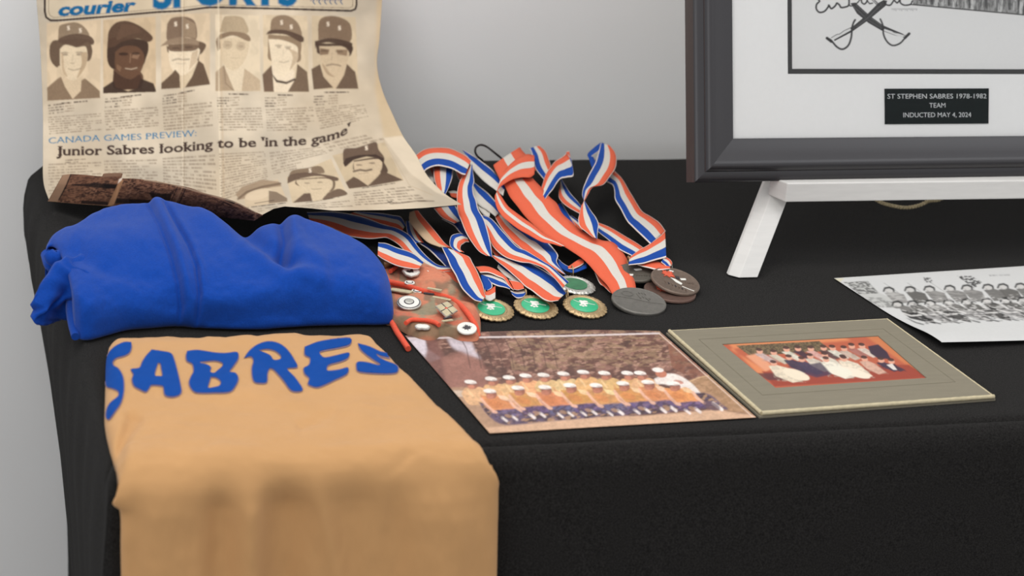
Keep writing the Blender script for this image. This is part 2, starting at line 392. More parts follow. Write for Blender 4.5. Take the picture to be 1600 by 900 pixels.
# ================================================================== TABLECLOTH
TX0, TX1, TY0, TY1 = .143, 2.0, 1.492, 2.345
def tablecloth():
    # profile across the table depth: back hem, back edge, top, small groove, rounded front edge, front drop
    Y = [TY1+.012, TY1+.012, TY1+.010, TY1+.005, TY1-.003] + list(np.linspace(TY1-.02, TY0+.05, 60)) + \
        [TY0+.035, TY0+.026, TY0+.020, TY0+.017, TY0+.0145, TY0+.012, TY0+.009, TY0+.004, TY0-.001, TY0-.005, TY0-.008, TY0-.0095, TY0-.010]
    Z = [TZ-.06, TZ-.03, TZ-.010, TZ-.003, TZ] + [TZ]*60 + \
        [TZ, TZ, TZ-.0012, TZ-.0050, TZ-.0078, TZ-.0048, TZ+.0004, TZ+.0020, TZ+.0008, TZ-.004, TZ-.009, TZ-.016, TZ-.026]
    for z in np.linspace(TZ-.04, .01, 50): Y.append(TY0-.010-.004*(TZ-z)); Z.append(z)
    Y = np.array(Y); Z = np.array(Z)
    # across X: left drop (side hanging), edge, top
    sd = np.linspace(1, 0, 34)
    X = np.r_[TX0+sd*0, np.linspace(TX0+.006, TX0+.03, 4), np.linspace(TX0+.045, TX1, 150)]
    D = np.r_[sd, np.zeros(154)]                    # how far down the left drop
    P = np.zeros((len(Y), len(X), 3))
    YY, XX = np.meshgrid(Y, X, indexing='ij'); ZZ = np.broadcast_to(Z[:, None], YY.shape).copy(); DD = np.broadcast_to(D[None], YY.shape)
    front = np.clip((TY0+.02-YY)/.03, 0, 1)*(ZZ < TZ-.001)
    # side drop
    side = DD > 0
    zside = (ZZ-.015)*(1-DD**1.15)+.015
    drop = (TZ - zside)
    fold = .0012*np.sin(YY*38+1)+.0010*np.sin(YY*83+2)
    k = np.clip((YY-TY0)/(TY1-TY0), 0, 1)
    xb = np.interp(drop, [0, .02, .05, .09, .16, .25, .385, .51, .74], [.138, .124, .117, .118, .132, .148, .165, .168, .168])
    xf = TX0-.004-.006*np.clip(drop/.1, 0, 1)
    XX2 = np.where(side, xf*(1-k)+xb*k+fold*np.clip(drop/.05, 0, 1), XX)
    YY2 = YY - side*k*.03*np.clip(drop, 0, .7)
    ZZ2 = np.where(side, zside, ZZ)
    # gentle unevenness on the top and folds in the front drop
    top = (~side) & (ZZ > TZ-.002)
    ZZ2 = ZZ2 + top*.0012*(fbm(XX*9, YY*9, 3)-.5)
    YY2 = YY2 - (ZZ < TZ-.02)*(~side)*(.004*np.sin(XX*9+.5)+.002*np.sin(XX*23))*np.clip((TZ-ZZ)/.3, 0, 1)
    P[..., 0], P[..., 1], P[..., 2] = XX2, YY2, ZZ2
    o = grid('tablecloth', P, MT['cloth'], loc=(TX0, TY0, 0))
    tag(o, 'black tablecloth covering the whole table and hanging down its front and left end', 'tablecloth')
tablecloth()
# ================================================================== NEWSPAPER
INK = (92, 70, 54)
def quadmap(q):
    TL, TR, BR, BL = [np.array(c, float) for c in q]
    return lambda u, v: tuple((1-v)*((1-u)*TL+u*TR)+v*((1-u)*BL+u*BR))
def face_print(cv, ox, oy, box, bg, layers, eyes=(), mouth=None, marks=(), ink=(70, 52, 42), grain=1.):
    """halftone portrait of a ball player: tone patches in quarter-pixel units from (ox, oy)"""
    q = lambda p: [(ox+x/4., oy+y/4.) for x, y in p]
    cv.poly(q(box), bg, 1, .4); cv.noise(q(box), tuple(c*.90 for c in bg), .5, 12, 20, 5)
    for pts, col, bl in layers:
        pp = q(pts); pp = [tuple(k) for k in catmull(np.array(pp+[pp[0]]), 4)[:-1]] if bl >= .5 and len(pts) > 4 else pp
        cv.poly(pp, col, .97, bl); cv.noise(pp, tuple(c*.82 for c in col), .30*grain, 1.1, 1.0, int(pts[0][0]), .52, .2)
    for x, y, rx, ry, a in eyes: cv.ell(ox+x/4., oy+y/4., rx/4., ry/4., ink, a, 0, .6)
    for pts, w_, a in (mouth or ()): cv.line(q(pts), w_, ink, a, .5)
    for x, y, h_ in marks: cv.ell(ox+x/4., oy+y/4., h_*.16, h_*.25, (226, 208, 184), .55, 0, .7); cv.line(q([(x+7, y-12), (x-6, y-10), (x-5, y-1), (x+7, y+2), (x+5, y+12), (x-7, y+12)]), 1.3, (232, 216, 194), .75, .3)
def newspaper_canvas():
    PAP = (178, 166, 148)
    cv = Canvas(40, -62, 740, 345, 2.5, PAP)
    full = [(40, -62), (740, -62), (740, 345), (40, 345)]
    cv.noise(full, (198, 178, 150), .55, 120, 90, 2, .5, .4); cv.noise(full, (222, 206, 182), .5, 70, 60, 4, .55, .3)
    # masthead
    cv.poly([(86, 30), (74, 26), (72, 10), (72, -62), (556, -62), (556, 10), (552, 15), (340, 9), (285, 13), (245, 16)], (206, 188, 158), .5)
    cv.line([(70, -62), (70, 18), (72, 27), (79, 32), (90, 32), (160, 26.5), (245, 19), (285, 17), (322, 12), (342, 11.5), (450, 14), (548, 17), (555, 14.5), (557, 8), (557, -62)], 3.0, (52, 40, 36))
    cv.line([(76, -62), (76, 18), (78, 24), (84, 27.5), (160, 21.5), (245, 14.5), (285, 12), (325, 7.5), (450, 10), (546, 12.5), (551, 10), (552, -62)], .9, (98, 80, 66), .8)
    BL = (14, 92, 136)
    cv.text('courier', [(91, 24.5), (150, 21), (213, 16.5)], 27, BL, 1, bold=.045, shear=.18)
    cv.text('SPORTS', [(238, 12.5), (288, 9), (340, 5.5), (465, 7)], 66, BL, 1, bold=.045)
    for i, x in enumerate((488, 497, 506, 514, 522, 531)):
        cv.line([(x, -6), (x+3, -1), (x+1, 3), (x+4, 6.5)], 1.5, (40, 80, 120), .9); cv.line([(x-3, 1), (x+6, -2)], 1.2, (70, 70, 110), .8)
    # six portraits in a row
    D, M_, L_, F_ = (92, 72, 56), (128, 106, 84), (168, 146, 118), (214, 194, 166)
    face_print(cv, 40, 0, [(132, 145), (470, 122), (466, 612), (136, 630)], (206, 184, 154), [
        ([(150, 290), (165, 262), (200, 250), (390, 245), (412, 290), (417, 330), (405, 372), (380, 385), (300, 400), (215, 410), (196, 422), (165, 392), (150, 345)], (98, 78, 62), 1.2),
        ([(222, 420), (350, 470), (368, 545), (296, 622), (222, 530)], (200, 178, 148), .8),
        ([(215, 305), (250, 280), (320, 296), (372, 290), (386, 330), (384, 380), (370, 430), (342, 478), (300, 502), (260, 490), (230, 450), (215, 400)], (212, 192, 162), .7),
        ([(345, 330), (384, 330), (380, 400), (355, 450), (320, 490), (350, 400)], (178, 154, 124), 1.2), ([(220, 330), (236, 340), (240, 420), (262, 480), (232, 450)], (188, 164, 134), 1.2),
        ([(135, 548), (200, 492), (222, 480), (245, 540), (296, 622), (136, 630)], M_, .4), ([(350, 502), (372, 490), (440, 548), (464, 570), (465, 612), (292, 622), (345, 570)], M_, .4),
        ([(205, 190), (215, 160), (260, 145), (310, 140), (350, 155), (385, 190), (396, 228), (330, 218), (270, 222), (215, 238), (204, 255)], (136, 116, 94), .5),
        ([(203, 262), (212, 238), (270, 218), (330, 212), (400, 225), (426, 250), (427, 272), (414, 280), (385, 262), (350, 280), (315, 296), (290, 280), (240, 275)], (92, 72, 58), .6)],
        [(245, 330, 26, 5, .5), (335, 328, 24, 5, .5), (248, 342, 17, 6, .6), (332, 341, 16, 6, .6), (292, 395, 16, 5, .3)], [([(268, 430), (300, 440), (345, 428)], 1.6, .5), ([(296, 345), (290, 385)], 1.4, .25)], [(268, 175, 10), (342, 190, 10)])
    face_print(cv, 40, 0, [(484, 124), (812, 104), (815, 575), (486, 584)], (196, 172, 140), [
        ([(515, 250), (560, 235), (740, 250), (768, 300), (752, 365), (728, 410), (640, 420), (560, 435), (520, 405), (508, 340)], (58, 40, 32), .9),
        ([(550, 430), (720, 450), (722, 545), (640, 560), (552, 550)], (92, 66, 50), .8),
        ([(560, 325), (610, 290), (690, 290), (735, 330), (740, 390), (712, 460), (660, 492), (600, 472), (560, 420)], (98, 70, 52), .8),
        ([(552, 440), (600, 478), (660, 496), (716, 466), (722, 545), (640, 560), (552, 548)], (72, 50, 38), 1.2), ([(570, 400), (600, 420), (590, 450), (570, 430)], (122, 92, 70), 1), ([(680, 330), (715, 340), (700, 370), (660, 360)], (132, 102, 80), 1),
        ([(485, 548), (550, 505), (562, 545), (640, 570), (700, 552), (722, 492), (800, 522), (815, 566), (815, 575), (485, 584)], (58, 42, 34), .4),
        ([(512, 300), (514, 240), (522, 190), (560, 145), (620, 130), (680, 145), (740, 180), (790, 225), (792, 250), (765, 263), (730, 250), (690, 242), (600, 262), (560, 290)], (84, 62, 48), .5),
        ([(600, 150), (680, 160), (720, 200), (640, 220), (570, 250)], (98, 74, 58), 1.4)],
        [(612, 338, 30, 10, .75), (690, 335, 24, 9, .7)], [([(620, 430), (660, 440), (700, 425)], 1.2, .6)], [], (40, 28, 24))
    cv.line([(196, 107), (205, 108.5), (214, 106)], 1.5, (190, 168, 142), .8, .3); cv.line([(204, 84), (203, 98)], 1.2, (146, 116, 92), .7, .6)
    face_print(cv, 40, 0, [(846, 92), (1152, 82), (1152, 528), (848, 558)], (206, 184, 154), [
        ([(1058, 290), (1078, 258), (1128, 280), (1105, 330), (1085, 345), (1082, 380), (1060, 360)], (96, 76, 60), .8), ([(880, 285), (905, 300), (905, 335), (886, 325)], (96, 76, 60), .6),
        ([(935, 430), (1072, 385), (1066, 440), (985, 548), (962, 548)], (204, 184, 154), .7),
        ([(893, 305), (1076, 298), (1074, 370), (1042, 430), (985, 470), (932, 452), (900, 392)], (222, 204, 176), .7),
        ([(890, 278), (1074, 272), (1066, 312), (990, 322), (902, 318)], (112, 90, 72), 1), ([(1040, 330), (1078, 310), (1070, 385), (1020, 440)], (196, 174, 146), 1),
        ([(848, 520), (915, 460), (935, 435), (962, 466), (966, 550), (848, 558)], D, .4), ([(995, 548), (1040, 480), (1080, 378), (1112, 400), (1150, 515), (1152, 528)], D, .4),
        ([(885, 150), (910, 116), (960, 105), (1020, 110), (1062, 145), (1068, 245), (1000, 232), (888, 255)], (120, 98, 80), .5), ([(985, 108), (1062, 150), (1066, 240), (985, 230)], (150, 128, 104), .8),
        ([(842, 290), (890, 248), (970, 230), (1062, 246), (1086, 262), (1080, 284), (1000, 272), (900, 277)], (142, 120, 98), .4)],
        [(940, 302, 26, 6, .6), (1020, 296, 26, 6, .6)], [([(918, 378), (950, 368), (985, 374), (1022, 370)], 2.4, .5), ([(940, 395), (970, 400), (1000, 394)], 1.0, .4)], [(938, 150, 13), (1010, 165, 10)])
    face_print(cv, 40, 0, [(1186, 90), (1462, 96), (1468, 568), (1188, 570)], (212, 194, 166), [
        ([(1188, 258), (1212, 240), (1222, 300), (1200, 320)], (128, 106, 84), .8),
        ([(1230, 410), (1372, 410), (1362, 570), (1295, 570)], (214, 196, 168), .8), ([(1215, 240), (1388, 245), (1378, 360), (1322, 432), (1270, 432), (1226, 372)], (206, 186, 156), .8),
        ([(1187, 452), (1238, 408), (1304, 566), (1188, 570)], (166, 144, 118), .5), ([(1368, 428), (1465, 500), (1468, 568), (1350, 570)], (184, 162, 134), .6),
        ([(1213, 200), (1238, 112), (1280, 100), (1340, 104), (1372, 132), (1384, 210)], (172, 152, 124), .6), ([(1188, 252), (1222, 212), (1300, 198), (1380, 212), (1407, 245), (1388, 258), (1300, 222), (1222, 244)], (132, 110, 88), .6)],
        [(1262, 282, 30, 27, .30), (1345, 290, 30, 27, .30), (1262, 284, 15, 8, .3), (1345, 290, 15, 8, .3)], [([(1240, 415), (1250, 520), (1300, 566)], 2.0, .5), ([(1284, 362), (1336, 362)], 1.2, .3), ([(1240, 258), (1290, 262)], 1, .35), ([(1322, 264), (1376, 270)], 1, .35)], [], (120, 98, 78))
    face_print(cv, 340, 0, [(282, 92), (560, 100), (572, 578), (288, 576)], (208, 188, 158), [
        ([(315, 215), (505, 240), (520, 330), (500, 390), (330, 380), (316, 300)], (140, 118, 94), 1.0),
        ([(335, 400), (480, 440), (475, 575), (352, 575)], (222, 204, 178), .6),
        ([(318, 245), (400, 250), (490, 285), (502, 330), (498, 375), (468, 432), (420, 480), (380, 466), (342, 400)], (222, 204, 176), .7), ([(440, 300), (500, 330), (495, 380), (450, 440), (470, 360)], (190, 168, 140), 1.2),
        ([(280, 466), (337, 408), (344, 470), (352, 575), (290, 575)], (106, 84, 68), .4), ([(498, 400), (560, 450), (572, 575), (438, 575), (488, 490)], (108, 88, 70), .4), ([(333, 452), (372, 500), (430, 512), (484, 488), (488, 500), (430, 526), (366, 514)], (62, 46, 38), .4),
        ([(328, 195), (340, 120), (400, 94), (460, 108), (510, 158), (522, 235), (420, 192)], (136, 114, 92), .5), ([(302, 216), (330, 190), (420, 188), (520, 222), (540, 246), (520, 264), (430, 218), (340, 212)], (86, 66, 54), .5)],
        [(380, 285, 24, 6, .45), (440, 295, 22, 6, .45), (384, 296, 14, 6, .4), (440, 305, 14, 6, .4)], [([(385, 385), (415, 392), (445, 382)], 1.4, .45), ([(412, 310), (408, 350)], 1.2, .25)], [(400, 140, 11), (460, 168, 13)])
    face_print(cv, 340, 0, [(588, 98), (862, 108), (880, 556), (598, 560)], (200, 180, 150), [
        ([(612, 270), (830, 280), (832, 342), (800, 350), (640, 340), (618, 305)], (74, 56, 46), .8),
        ([(648, 405), (792, 425), (780, 510), (740, 552), (700, 545), (668, 500)], (196, 174, 144), .7),
        ([(635, 290), (810, 295), (816, 370), (782, 440), (732, 480), (692, 470), (652, 402)], (196, 174, 144), .7), ([(640, 300), (700, 310), (690, 340), (640, 345)], (130, 106, 84), 1.2), ([(740, 310), (812, 310), (808, 350), (750, 340)], (140, 116, 92), 1.2), ([(652, 398), (668, 440), (692, 470), (732, 482), (700, 455), (668, 410)], (168, 144, 116), 1.4),
        ([(586, 432), (640, 402), (662, 480), (722, 548), (600, 560)], (100, 80, 64), .4), ([(808, 400), (860, 450), (880, 556), (738, 556), (790, 470)], (100, 80, 64), .4),
        ([(628, 250), (635, 130), (700, 100), (780, 114), (832, 160), (826, 262), (700, 240)], (122, 100, 80), .5), ([(607, 258), (700, 238), (830, 264), (840, 292), (832, 345), (800, 300), (700, 266), (622, 280), (612, 306)], (74, 56, 46), .5)],
        [(665, 318, 26, 6, .5), (760, 322, 26, 6, .5)], [([(680, 410), (715, 402), (750, 406), (770, 412)], 2.4, .55), ([(716, 330), (712, 375)], 1.2, .3)], [(690, 150, 11), (762, 175, 13)])
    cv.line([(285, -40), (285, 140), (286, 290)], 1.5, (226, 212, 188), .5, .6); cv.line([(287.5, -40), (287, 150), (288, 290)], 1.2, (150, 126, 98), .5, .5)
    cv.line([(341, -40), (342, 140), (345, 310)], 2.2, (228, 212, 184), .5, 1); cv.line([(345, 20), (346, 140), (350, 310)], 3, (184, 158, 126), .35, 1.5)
    sl = cv.box(66, 20, 566, 160)
    for k in range(3): cv.a[sl][..., k] = boxblur(cv.a[sl][..., k].copy(), 1)
    # captions and player details
    cap = [((96, 161.5), (137, 158)), ((188, 152), (221, 148)), ((279, 146), (304, 141)), ((357, 147), (389, 147.5)), ((434, 148.5), (464, 149)), ((506, 144.5), (546, 144))]
    for i, (a, b) in enumerate(cap): cv.text_block([(a[0], a[1]-2.2), (b[0], b[1]-2.2), (b[0], b[1]+2.2), (a[0], a[1]+2.2)], 1, (60, 44, 36), .85, 40+i)
    tb = [(74, 163, 100, 160, 13, 99), (163, 153, 190, 151, 13, 88), (253, 148, 276, 145, 13, 84), (338, 151, 358, 151, 13, 84), (413, 151, 432, 151, 13, 84), (489, 149, 512, 148, 13, 84)]
    for i, (x0, y0, x1, y1, h, _) in enumerate(tb):
        cv.text_block([(x0+1, y0), (x1, y1), (x1, y1+h+4), (x0+1, y0+h+4)], 4, (70, 54, 44), .75, 60+i)
        cv.text_block([(x1+1, y1), (x1+16, y1-1), (x1+16, y1+h+2), (x1+1, y1+h+3)], 4, (120, 100, 80), .6, 70+i)
    bt = [((75, 182), (158, 176), (160, 204), (77, 211)), ((163, 172), (247, 166), (248, 198), (165, 205)), ((254, 166), (331, 158), (333, 198), (256, 205)),
          ((340, 169), (408, 167), (412, 205), (343, 205)), ((415, 170), (489, 166), (492, 204), (417, 206)), ((492, 168), (568, 160), (577, 186), (500, 203))]
    for i, q in enumerate(bt): cv.text_block(q, 8 if i < 3 else 9, (104, 86, 68), .58, 80+i)
    # headlines
    cv.text('CANADA GAMES PREVIEW:', [(76, 224.5), (140, 221), (217, 218.5), (260, 215.5), (307, 212.5)], 13.6, (30, 108, 146), .95, bold=0, serif=1)
    HL = [(88, 243), (160, 242), (250, 239.5), (300, 236), (340, 231), (400, 229.5), (455, 228), (490, 225), (516, 220), (533, 214), (547, 206)]
    cv.text("Junior Sabres looking to be 'in the game'", HL, 20.5, (62, 46, 40), 1, bold=.026, serif=1)
    low = [((75, 255), (158, 252), (158, 300), (76, 305)), ((163, 250), (246, 248), (247, 300), (163, 300)), ((254, 246), (336, 240), (339, 318), (256, 300)),
           ((342, 239), (414, 236), (420, 290), (345, 315)), ((421, 237), (500, 229), (512, 240), (424, 262)), ((503, 224), (588, 206), (602, 219), (516, 238)), ((424, 262), (470, 252), (474, 262), (428, 274))]
    for i, q in enumerate(low): cv.text_block(q, max(3, int((q[3][1]-q[0][1])/4.4)), (100, 82, 66), .52, 120+i)
    cv.text_block([(102, 249), (134, 247), (134, 254), (102, 256)], 2, (70, 54, 44), .7, 3)
    # three lower portraits
    face_print(cv, 340, 180, [(718, 252), (1040, 170), (1164, 408), (822, 462)], (192, 172, 142), [
        ([(850, 285), (1015, 262), (1042, 300), (1064, 352), (1020, 370), (860, 350)], (78, 60, 48), .8), ([(860, 360), (1010, 350), (1000, 400), (940, 442), (880, 400)], (196, 174, 144), .7),
        ([(850, 292), (1008, 275), (1028, 322), (1002, 370), (950, 396), (900, 392), (858, 352)], (200, 178, 148), .6),
        ([(800, 420), (850, 385), (880, 400), (940, 442), (1000, 385), (1030, 348), (1085, 372), (1160, 406), (940, 446), (822, 460)], (92, 72, 58), .4),
        ([(785, 300), (790, 214), (860, 206), (920, 188), (990, 168), (1006, 215), (1040, 262), (1036, 296), (1000, 268), (930, 258), (850, 280), (800, 322)], (98, 78, 64), .5), ([(785, 300), (800, 322), (850, 280), (930, 258), (1000, 268), (1036, 298), (1040, 270), (990, 245), (880, 250), (800, 270)], (64, 48, 40), .4)],
        [(885, 312, 20, 5, .6), (965, 300, 20, 5, .6)], [([(850, 352), (890, 342), (925, 348), (962, 340)], 3.0, .8), ([(880, 368), (940, 360)], 1.0, .4)], [(930, 205, 12)])
    face_print(cv, 340, 180, [(430, 390), (708, 272), (808, 496), (468, 550)], (200, 180, 150), [
        ([(490, 400), (700, 390), (735, 440), (690, 480), (500, 440)], (110, 90, 72), .8), ([(560, 470), (690, 470), (720, 520), (600, 540)], (206, 186, 156), .7),
        ([(492, 405), (690, 398), (720, 440), (690, 482), (640, 500), (560, 480), (500, 430)], (206, 186, 156), .6),
        ([(470, 548), (540, 490), (580, 488), (592, 538)], (96, 76, 62), .5), ([(690, 485), (760, 460), (812, 494), (730, 516), (655, 530)], (106, 86, 70), .5),
        ([(444, 380), (470, 345), (560, 330), (640, 318), (668, 360), (600, 365)], (124, 104, 84), .5), ([(436, 428), (450, 376), (560, 358), (680, 374), (752, 392), (738, 412), (640, 380), (520, 396)], (98, 78, 64), .5)],
        [(560, 425, 18, 5, .45), (640, 420, 18, 5, .45)], [([(590, 462), (620, 464), (650, 458)], 1.2, .45)], [(578, 345, 10)])
    cv.poly([(380, 300), (434, 280), (450, 315), (384, 324)], (196, 176, 148), 1, 1.5)
    cv.poly([(368, 304), (378, 292), (410, 281), (436, 284), (440, 291), (424, 293), (400, 299), (384, 310), (374, 312)], (150, 128, 104), .9, 1.5)
    cv.line([(372, 311), (386, 300), (410, 292), (438, 287)], 3.4, (104, 84, 68), .8, 1)
    cv.ell(404, 304, 22, 8, (206, 186, 158), .9, -.25, 1); cv.poly([(420, 298), (432, 300), (449, 310), (449, 315), (420, 318)], (110, 92, 76), .85, 1)
    cv.line([(398, 318), (428, 313)], 1, (60, 46, 38), .7)
    for a, b, s_ in (((385, 324.5), (447, 317), 1), ((478, 317), (530, 308), 2), ((566, 294), (618, 286), 3)):
        cv.text_block([(a[0], a[1]-1.4), (b[0], b[1]-1.4), (b[0], b[1]+1.6), (a[0], a[1]+1.6)], 1, (56, 42, 36), .8, 150+s_)
    cv.text_block([(551, 300), (640, 290), (668, 316), (556, 322)], 6, (96, 80, 66), .62, 160)
    cv.text_block([(460, 322), (545, 312), (552, 324), (470, 327)], 3, (96, 80, 66), .55, 161)
    cv.text_block([(398, 326), (440, 321), (440, 326), (404, 332)], 2, (96, 80, 66), .5, 162)
    cv.line([(606, 316), (612, 315.4)], 2, (60, 46, 40), .85); cv.line([(610, 318.5), (630, 317), (652, 314), (678, 314.5)], 1.8, (90, 72, 60), .75, .5)
    # yellowing at the margins, and the overlapping sheet end at the right edge
    cv.poly([(590, -62), (600, -62), (606, 150), (640, 215), (600, 215), (586, 140)], (196, 168, 126), .5, 5)
    cv.poly([(600, 216), (628, 212), (655, 242), (690, 300), (722, 318), (680, 300), (640, 270)], (218, 202, 178), .7, 2)
    cv.line([(598, 217), (606, 232), (640, 290), (676, 305)], 1.0, (176, 154, 126), .6, .6)
    cv.soften(1); return cv
def newspaper():
    cv = newspaper_canvas(); nu, nv = 640, 360
    u = np.linspace(0, 1, nu); v = np.linspace(0, 1, nv)
    top = np.stack([54+u*546, -62+0*u], -1)
    bot = resamp([(77, 314), (130, 318), (180, 322), (240, 325), (312, 332), (350, 339), (397, 343), (411, 335), (428, 326), (445, 322.5), (480, 325), (520, 329), (600, 328), (660, 325), (721, 319.5)], u)
    le = catmull([(54, -62), (57, 0), (62, 60), (65, 120), (67, 180), (67, 240), (68, 285), (77, 314)], 12)
    ri = catmull([(600, -62), (597, 0), (593, 60), (589, 100), (597, 140), (614, 180), (630, 213), (650, 242), (668, 275), (694, 302), (721, 319.5)], 12)
    le = resamp(le, v); ri = resamp(ri, v); U, V = np.meshgrid(u, v)
    a = (1-V)[..., None]*top[None]+V[..., None]*bot[None]; b = (1-U)[..., None]*le[:, None]+U[..., None]*ri[:, None]
    c = ((1-U)*(1-V))[..., None]*top[0]+(U*(1-V))[..., None]*top[-1]+((1-U)*V)[..., None]*bot[0]+(U*V)[..., None]*bot[-1]
    S = a+b-c; px, py = S[..., 0], S[..., 1]
    hb = np.interp(u, [0, .25, .55, .75, 1], [.010, .036, .050, .056, .046]); yb = at(bot[:, 0], bot[:, 1], hb)[:, 1][None]
    Y = 2.38+(yb-2.38)*(.35*V+.65*V**2.6)
    Y += .0035*(fbm(U*5, V*5, 11)-.5)*2*(V < 1) + .0025*np.exp(-((px-286)/5)**2) - .003*np.exp(-((px-342)/9)**2) - .006*np.exp(-((px-200)/60)**2)*(1-V)
    P = atY(px, py, Y)
    P[..., 2] = np.maximum(P[..., 2], TZ+.0045)
    t = thing('newspaper', 'yellowed old sports page with player portraits, its foot curled over the medal ribbons', 'newspaper', (.36, 2.2, TZ))
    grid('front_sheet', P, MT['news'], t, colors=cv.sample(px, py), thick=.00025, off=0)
    # the folded-up foot showing the brown colour print of the back page
    n = 420; m = 46; s_ = np.linspace(0, 1, n)
    bt = resamp([(74.5, 314.5), (125, 319), (175, 322.5), (237, 325.5), (285, 330), (312, 333), (350, 340), (397, 345), (411, 336.5)], s_)
    tp = catmull([(98, 273.5), (112, 272), (135, 273.5), (160, 275.5), (162, 271.5), (176, 270.5), (191, 271), (189.5, 278), (206, 279), (225, 280.5), (245, 283), (265, 287), (295, 293), (320, 301.5), (345, 308), (370, 316), (397, 330), (409, 335.5)], 8)
    tp = resamp(tp, s_); w_ = np.linspace(0, 1, m)
    S = (1-w_)[:, None, None]*bt[None]+w_[:, None, None]*tp[None]; px, py = S[..., 0], S[..., 1]
    hb = np.interp(bt[:, 0], [74, 200, 411], [.010, .036, .050]); yb = at(bt[:, 0], bt[:, 1]+.6, hb)[:, 1][None]-.0012; hh = np.interp(px, [74, 360, 411], [1, .8, .1])
    Yf = yb - hh*(.020*np.sin(w_*math.pi*.62)[:, None]+.006*w_[:, None]) + .002*(fbm(px/30, py/12, 9)-.5)
    Pf = atY(px, py, Yf); Pf[..., 2] = np.maximum(Pf[..., 2], TZ+.003)
    fc = Canvas(60, 262, 425, 350, 3, (112, 76, 58)); full = [(60, 262), (425, 262), (425, 350), (60, 350)]
    fc.noise(full, (66, 44, 36), .95, 6, 2.6, 1, .5, .18); fc.noise(full, (146, 104, 80), .8, 3, 1.6, 3, .56, .14); fc.noise(full, (88, 58, 44), .5, 40, 9, 6)
    fc.poly([(74, 316), (100, 271), (111, 271), (90, 316)], (152, 120, 96), .95, .6)
    fc.line([(111, 272), (104, 290), (92, 312)], 1.8, (24, 18, 18), .9)
    for q in ([(104, 289), (150, 286), (189, 289), (186, 295), (160, 294), (120, 290)], [(160, 287), (188, 288), (184, 295), (166, 294)], [(176, 309), (245, 313), (262, 322), (170, 317)], [(128, 313), (168, 315), (172, 321), (126, 318)], [(355, 309), (372, 315), (360, 322), (348, 316)], [(232, 301), (268, 303), (266, 313), (240, 312)]):
        fc.poly(q, (26, 18, 18), .9, .8)
    fc.poly([(188, 279), (193, 282), (178, 320), (168, 322)], (168, 124, 90), .95, .7)
    fc.poly([(160, 277), (162, 271), (191, 270), (190, 275)], (130, 100, 80), .9, .4); fc.poly([(186, 280), (192, 277), (190, 282), (184, 287)], (226, 208, 190), .95, .5)
    for x in (278, 286, 292): fc.line([(x+2, 286), (x-14, 322)], 1.3 if x != 286 else 2.4, (28, 20, 20) if x != 286 else (140, 104, 80), .9)
    fc.line([(300, 298), (340, 309), (395, 333)], 2, (150, 108, 84), .7, .8); fc.line([(225, 281), (265, 287), (320, 302), (370, 316.5), (400, 332)], 1.6, (186, 160, 132), .8, .4)
    fc.line([(75, 315), (120, 319), (237, 326)], 1.6, (168, 130, 100), .7, .5); fc.soften(1)
    grid('folded_foot', Pf, MT['news'], t, colors=fc.sample(px, py), thick=.00025, off=0)['label'] = 'torn folded-up foot with brown back-page print'
newspaper()
# ================================================================== PHOTOGRAPHS LYING ON THE TABLE
def sheet_surface(corners, nu, nv, hfun, curve=None):
    q = quadmap(corners); u = np.linspace(0, 1, nu); v = np.linspace(0, 1, nv); U, V = np.meshgrid(u, v)
    c = [np.array(k, float) for k in corners]
    # perspective-correct: map the rectangle on the table, not in the picture
    W = [at(k[0], k[1]) for k in c]
    P = ((1-V)*(1-U))[..., None]*W[0]+((1-V)*U)[..., None]*W[1]+(V*U)[..., None]*W[2]+(V*(1-U))[..., None]*W[3]
    P[..., 2] += hfun(U, V)
    return P, U, V
def project(P):
    d = P-C0; c, s = math.cos(-YAW), math.sin(-YAW); x = c*d[..., 0]-s*d[..., 1]; y = s*d[..., 0]+c*d[..., 1]; z = d[..., 2]
    w_ = y*math.cos(PITCH)-z*math.sin(PITCH); v = -(y*math.sin(PITCH)+z*math.cos(PITCH))/w_*FPX; u = x/w_*FPX
    c, s = math.cos(-ROLL), math.sin(-ROLL); return c*u-s*v+800, s*u+c*v+450
